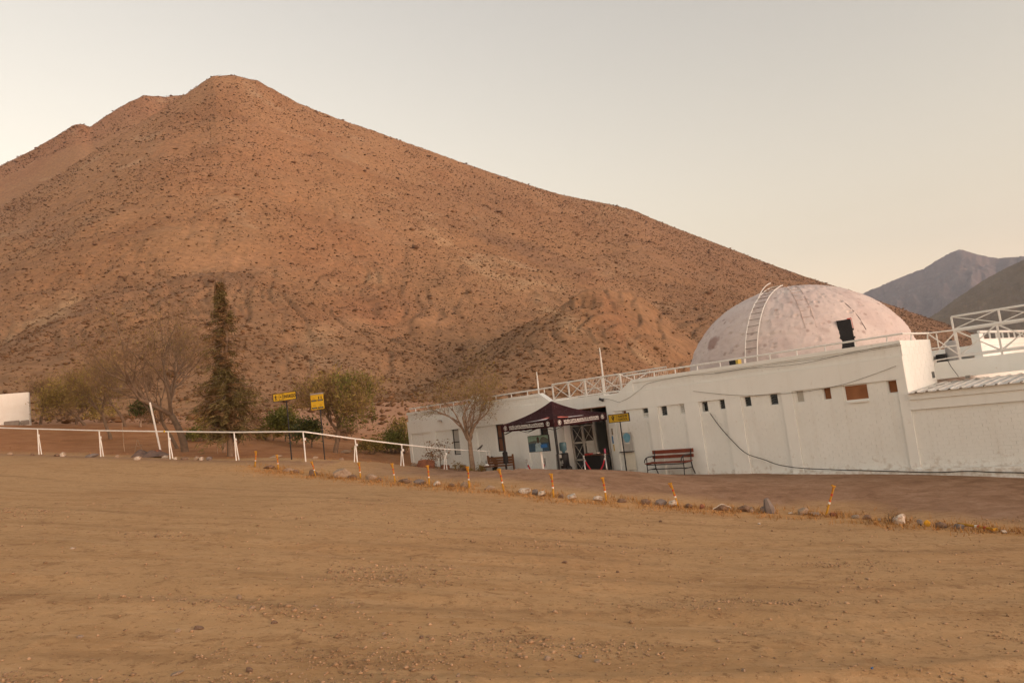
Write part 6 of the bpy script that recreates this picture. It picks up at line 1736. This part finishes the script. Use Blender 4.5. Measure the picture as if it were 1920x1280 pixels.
# tarpaulin heap
p = on_ground(278, 858, 28.0)
g_ = np.random.default_rng(9); na, nb = 40, 16
A, Bm = np.meshgrid(np.linspace(-1,1,na), np.linspace(-1,1,nb), indexing='ij')
Hh = np.clip(1-np.abs(A)**2.2, 0, 1)**0.6*np.clip(1-np.abs(Bm)**2, 0, 1)**0.7*(0.20+0.10*fbm(A*2.5, Bm*2, 3)+0.16*np.exp(-((A+0.45)/0.25)**2))
V = np.stack([A*0.72, Bm*0.4, Hh-0.02], -1).reshape(-1,3)
i, j = np.meshgrid(np.arange(na-1), np.arange(nb-1), indexing='ij')
Fq = np.stack([i*nb+j, (i+1)*nb+j, (i+1)*nb+j+1, i*nb+j+1], -1).reshape(-1,4)
o = np_mesh('tarpaulin_heap', V, Fq, mat('brown_tarp', (0.11,0.075,0.06), (0.16,0.11,0.09), scale=4, rough=0.7, bump=0.4, bump_scale=10)); o.location = tuple(p)
tag(o, 'crumpled dark brown tarpaulin heap behind the handrail', 'tarpaulin')
# white covers on the roof behind the tree
u_, w_ = wall_hit(895, 750, -0.6)
rc = thing('roof_cover', 'lumpy white covered object on the roof behind the street tree', 'cover', wp(u_, -0.6, 0.28), WALL_ROT)
for k, (x, z, r_) in enumerate(((-0.25,0.62,0.26),(0.02,0.66,0.22),(0.28,0.5,0.2),(0.52,0.42,0.15))):
    o = bpy.data.objects.new('lump', rock_mesh('lump', 300+k, PAINT, 3, 0.12, 0.9)); col.objects.link(o); o.parent = rc; o.scale = (r_, r_, r_*1.2); o.location = (x, 0, z)
    for pl in o.data.polygons: pl.use_smooth = True
q = MB(); q.cbox(-0.45,0.62,-0.15,0.15,0,0.45,0.04); q.build('crate', PAINT, rc)

# yellow stakes ---------------------------------------------------------------------------
ST_Y = mat('yellow_stake_paint', (0.50,0.255,0.018), (0.40,0.19,0.015), scale=12, rough=0.7)
ST_R = mat('red_tape', (0.5,0.06,0.03), rough=0.7); ST_W = mat('white_tape', (0.72,0.68,0.6), rough=0.7)
def stake(h, name='edge_stake'):
    t = thing(name, 'x', 'stake', (0,0,0), 0, 'yellow stakes along the lot edge')
    MB().tube([(0,0,-0.08),(0,0,h)], 0.021, 8).build('rod', ST_Y, t)
    MB().cbox(-0.06,0.03,-0.022,0.022,h-0.01,h+0.016,0.005).build('cap', ST_Y, t)
    MB().tube([(-0.02,-0.015,h-0.09),(-0.038,-0.02,h-0.02)], 0.012, 6).build('hook', mat('dark_orange', (0.35,0.13,0.02)), t)
    for z0, z1, m in ((0.66,0.74,ST_R),(0.38,0.45,ST_W),(0.47,0.52,ST_R)): MB().tube([(0,0,h*z0),(0,0,h*z1)], 0.0235, 8).build('band', m, t)
    return t
proto = stake(0.5)
ORD = ['first','second','third','fourth','fifth','sixth','seventh','eighth','ninth','tenth','eleventh','twelfth']
LEANS = [(0.2,0.05),(0.02,0.08),(-0.16,0),(0.05,0.1),(-0.05,-0.05),(0.03,0),(0.06,0.06),(-0.05,0.1),(0.02,-0.08),(-0.04,0.05),(-0.18,0),(0.42,0.1)]
TOPS = [848,854,866,866,870,873,877,880,888,895,906,915]
for k, (c, ln_, ty_) in enumerate(zip(STAKES, LEANS, TOPS)):
    o = proto if k == 0 else copy_tree(proto)
    b = on_ground(*c); o.location = tuple(b)
    o.scale = (1,1,1)
    h = (c[1]-ty_)*c[2]/FPX; o.scale[2] = h/0.5/math.cos(ln_[0])
    o.rotation_euler = (ln_[1], ln_[0], random.uniform(-.3,.3))
    o['label'] = 'yellow stake with red and white bands, %s from the left along the lot edge' % ORD[k] if k < 11 else 'yellow banded stake tilted strongly to the right'
o = copy_tree(proto); a = on_ground(1808, 990, 12.6); b2 = on_ground(1868, 1001, 11.9)
o.location = (a[0], a[1], a[2]+0.05); v_ = Vector(tuple(b2-a)); o.rotation_euler = v_.to_track_quat('Z', 'Y').to_euler(); o.scale[2] = (v_.length)/0.5
o['label'] = 'yellow stake fallen flat on the ground at the right end'
rock(1884, 1000, 11.8, 14, 8, 'white', 'white chip beside the end of the fallen stake')

# loose stones on the lot that can be told apart ---------------------------------------------
def lot_depth(px, py):
    r = ray(px, py); lo, hi = 2.0, 40.0
    for _ in range(40):
        m_ = (lo+hi)/2; q = r*m_
        if q[2] > gz(q[0], q[1]): lo = m_
        else: hi = m_
    return (lo+hi)/2
LOTS = [(447,1122,14,12,'pale','left centre of the lot, upright'),(472,1140,12,7,'pale','just below the upright lot stone'),(333,1184,13,10,'pale','lower left lot, pale lump'),(371,1178,20,7,'brown','flat, right of the pale lump'),(513,1168,16,6,'brown','flat slab left of centre'),(466,1258,16,10,'brown','square, near the bottom edge'),
        (660,1131,10,6,'pale','centre left, beside a shallow hollow'),(590,1137,12,6,'pale','between the hollow and the upright stone'),(138,1028,12,4,'white','white chip far left'),(148,1195,18,7,'pale','flat, lower left'),(1058,1055,12,6,'brown','single, centre right'),(1158,1073,8,5,'brown','small, right of the single one'),
        (1025,1236,16,9,'pale','bottom centre right, larger'),(1120,1240,18,7,'pale','bottom right of the larger one'),(1088,1232,12,6,'grey','between the two bottom stones'),(1393,1258,12,8,'pale','bottom right, in the rut'),(1345,1203,10,6,'pale','lower right, isolated'),(860,1268,10,7,'pale','bottom middle'),(720,1190,12,6,'pale','middle, by the gravel streak'),(790,1196,12,6,'brown','middle right of the gravel streak'),(485,1213,10,5,'pale','lower left of middle'),(330,1263,28,6,'pale','long thin, bottom left'),(1424,983,9,4,'white','white fleck near the edge, right'),(1238,978,9,5,'brown','near the edge, centre right')]
for px, py, w, h, k, lab in LOTS:
    rock(px, py, lot_depth(px, py), w, h, k, '%s stone lying on the dirt lot: %s' % ({'pale':'tan','brown':'brown','white':'whitish','grey':'grey'}[k], lab), 'loose stones on the lot', 'stone')
d = lot_depth(1634, 1254); p = on_ground(1634, 1254, d)
o = MB().tube([(0,0,0.006),(0.012,0.006,0.008)], 0.007, 6).build('bottle_cap', mat('blue_cap', (0.06,0.12,0.25))); o.location = tuple(p)
tag(o, 'tiny blue bottle cap on the dirt at the lower right', 'litter')

# gravel and dry grass: nobody could count them ------------------------------------------------
def gravel():
    g = np.random.default_rng(77); n = 230000
    az = np.radians(g.uniform(-44, 42, n)); r = 2.8*np.exp(g.random(n)*1.75)
    x, y = r*np.sin(az), r*np.cos(az)
    cl = fbm(x*0.3, y*1.0, 5)-0.02*(r-6)
    keep = (g.random(n) < np.clip(-0.22+1.3*cl, 0.05, 0.8)); x, y, r = x[keep], y[keep], r[keep]
    d_, s_ = seg_dist(x, y, STAKE_LINE); kp = (s_ < 0) | (d_ > 0.2); x, y, r = x[kp], y[kp], r[kp]
    n = len(x); z = ground_h(x, y)
    s = 0.0025+g.gamma(0.9, 0.0042, n)*(0.7+r/14); s = np.minimum(s, 0.03)
    base = np.array([(1,0,0),(-1,0,0),(0,1,0),(0,-1,0),(0,0,1),(0,0,-1)], float)
    T = np.array([(0,2,4),(2,1,4),(1,3,4),(3,0,4),(2,0,5),(1,2,5),(3,1,5),(0,3,5)])
    ph = g.random(n)*6.28; c, si = np.cos(ph), np.sin(ph)
    B_ = base[None]*g.uniform(0.6,1.4,(n,6,1))*np.array([1,0.8,0.6])
    X = B_[...,0]*c[:,None]-B_[...,1]*si[:,None]; Y = B_[...,0]*si[:,None]+B_[...,1]*c[:,None]
    V = np.stack([x[:,None]+X*s[:,None], y[:,None]+Y*s[:,None], z[:,None]+(B_[...,2]+0.25)*s[:,None]], -1).reshape(-1,3)
    Fq = (np.arange(n)[:,None,None]*6+T[None]).reshape(-1,3)
    return np_mesh('gravel', V, Fq, mat('gravel_stone', (0.37,0.245,0.15), (0.29,0.18,0.10), scale=3, rough=0.95, island=0.3))
tag(gravel(), 'loose gravel and pebbles scattered over the dirt lot', 'gravel', kind='stuff')
def dry_grass():
    g = np.random.default_rng(78)
    seg = STAKE_LINE; P_ = []
    for a, b in zip(seg[:-1], seg[1:]):
        m_ = int(np.linalg.norm(b-a)*430); t = g.random(m_)[:,None]; P_.append(a+(b-a)*t)
    P_ = np.concatenate(P_); P_ = P_+g.normal(0,0.38,P_.shape)-np.array([0.0,0.15])
    k = fbm(P_[:,0]*1.4, P_[:,1]*1.4, 3) > -0.15; P_ = P_[k]
    # scattered tufts on the path side and under the trees
    q = np.stack([g.uniform(-22,-1,5200), g.uniform(22,40,5200)], -1); _, sf = seg_dist(q[:,0], q[:,1], FENCE_LINE); q = q[(sf > 0) & (fbm(q[:,0]*0.9, q[:,1]*0.9, 3) > 0.15)]
    P_ = np.concatenate([P_, q]); n = len(P_)
    z = ground_h(P_[:,0], P_[:,1]); h = g.uniform(0.03,0.12,n); a = g.random(n)*6.28; w = 0.006+0.004*g.random(n)
    d = np.stack([np.cos(a), np.sin(a)], -1); e = np.stack([-np.sin(a), np.cos(a)], -1)*w[:,None]
    b0 = np.c_[P_+e, z-0.005]; b1 = np.c_[P_-e, z-0.005]; tp_ = np.c_[P_+d*h[:,None]*g.uniform(0.2,1.1,n)[:,None], z+h]
    V = np.stack([b0,b1,tp_],1).reshape(-1,3)
    return np_mesh('dry_grass', V, np.arange(n*3).reshape(n,3), mat('straw', (0.42,0.22,0.075), (0.34,0.17,0.055), scale=2, rough=0.9, island=0.3))
tag(dry_grass(), 'short orange dry grass along the stone edge of the lot', 'grass', kind='stuff')
# ------------------------------------------------------------------ air: thin even haze round the whole scene
def haze_box():
    o = MB().box(-5500, 8500, -120, 8800, -400, 1600).build('haze', bpy.data.materials.new('thin_air'))
    m = o.data.materials[0]; m.use_nodes = True; nt = m.node_tree; nt.nodes.clear()
    v = nt.nodes.new('ShaderNodeVolumePrincipled'); out = nt.nodes.new('ShaderNodeOutputMaterial')
    v.inputs['Color'].default_value = (0.66, 0.80, 1.0, 1); v.inputs['Density'].default_value = HAZE_D; v.inputs['Anisotropy'].default_value = 0.0
    nt.links.new(v.outputs[0], out.inputs['Volume'])
    return tag(o, 'thin bluish haze filling the valley air', 'haze', kind='stuff')
HAZE_D = 7.5e-5
haze_box()
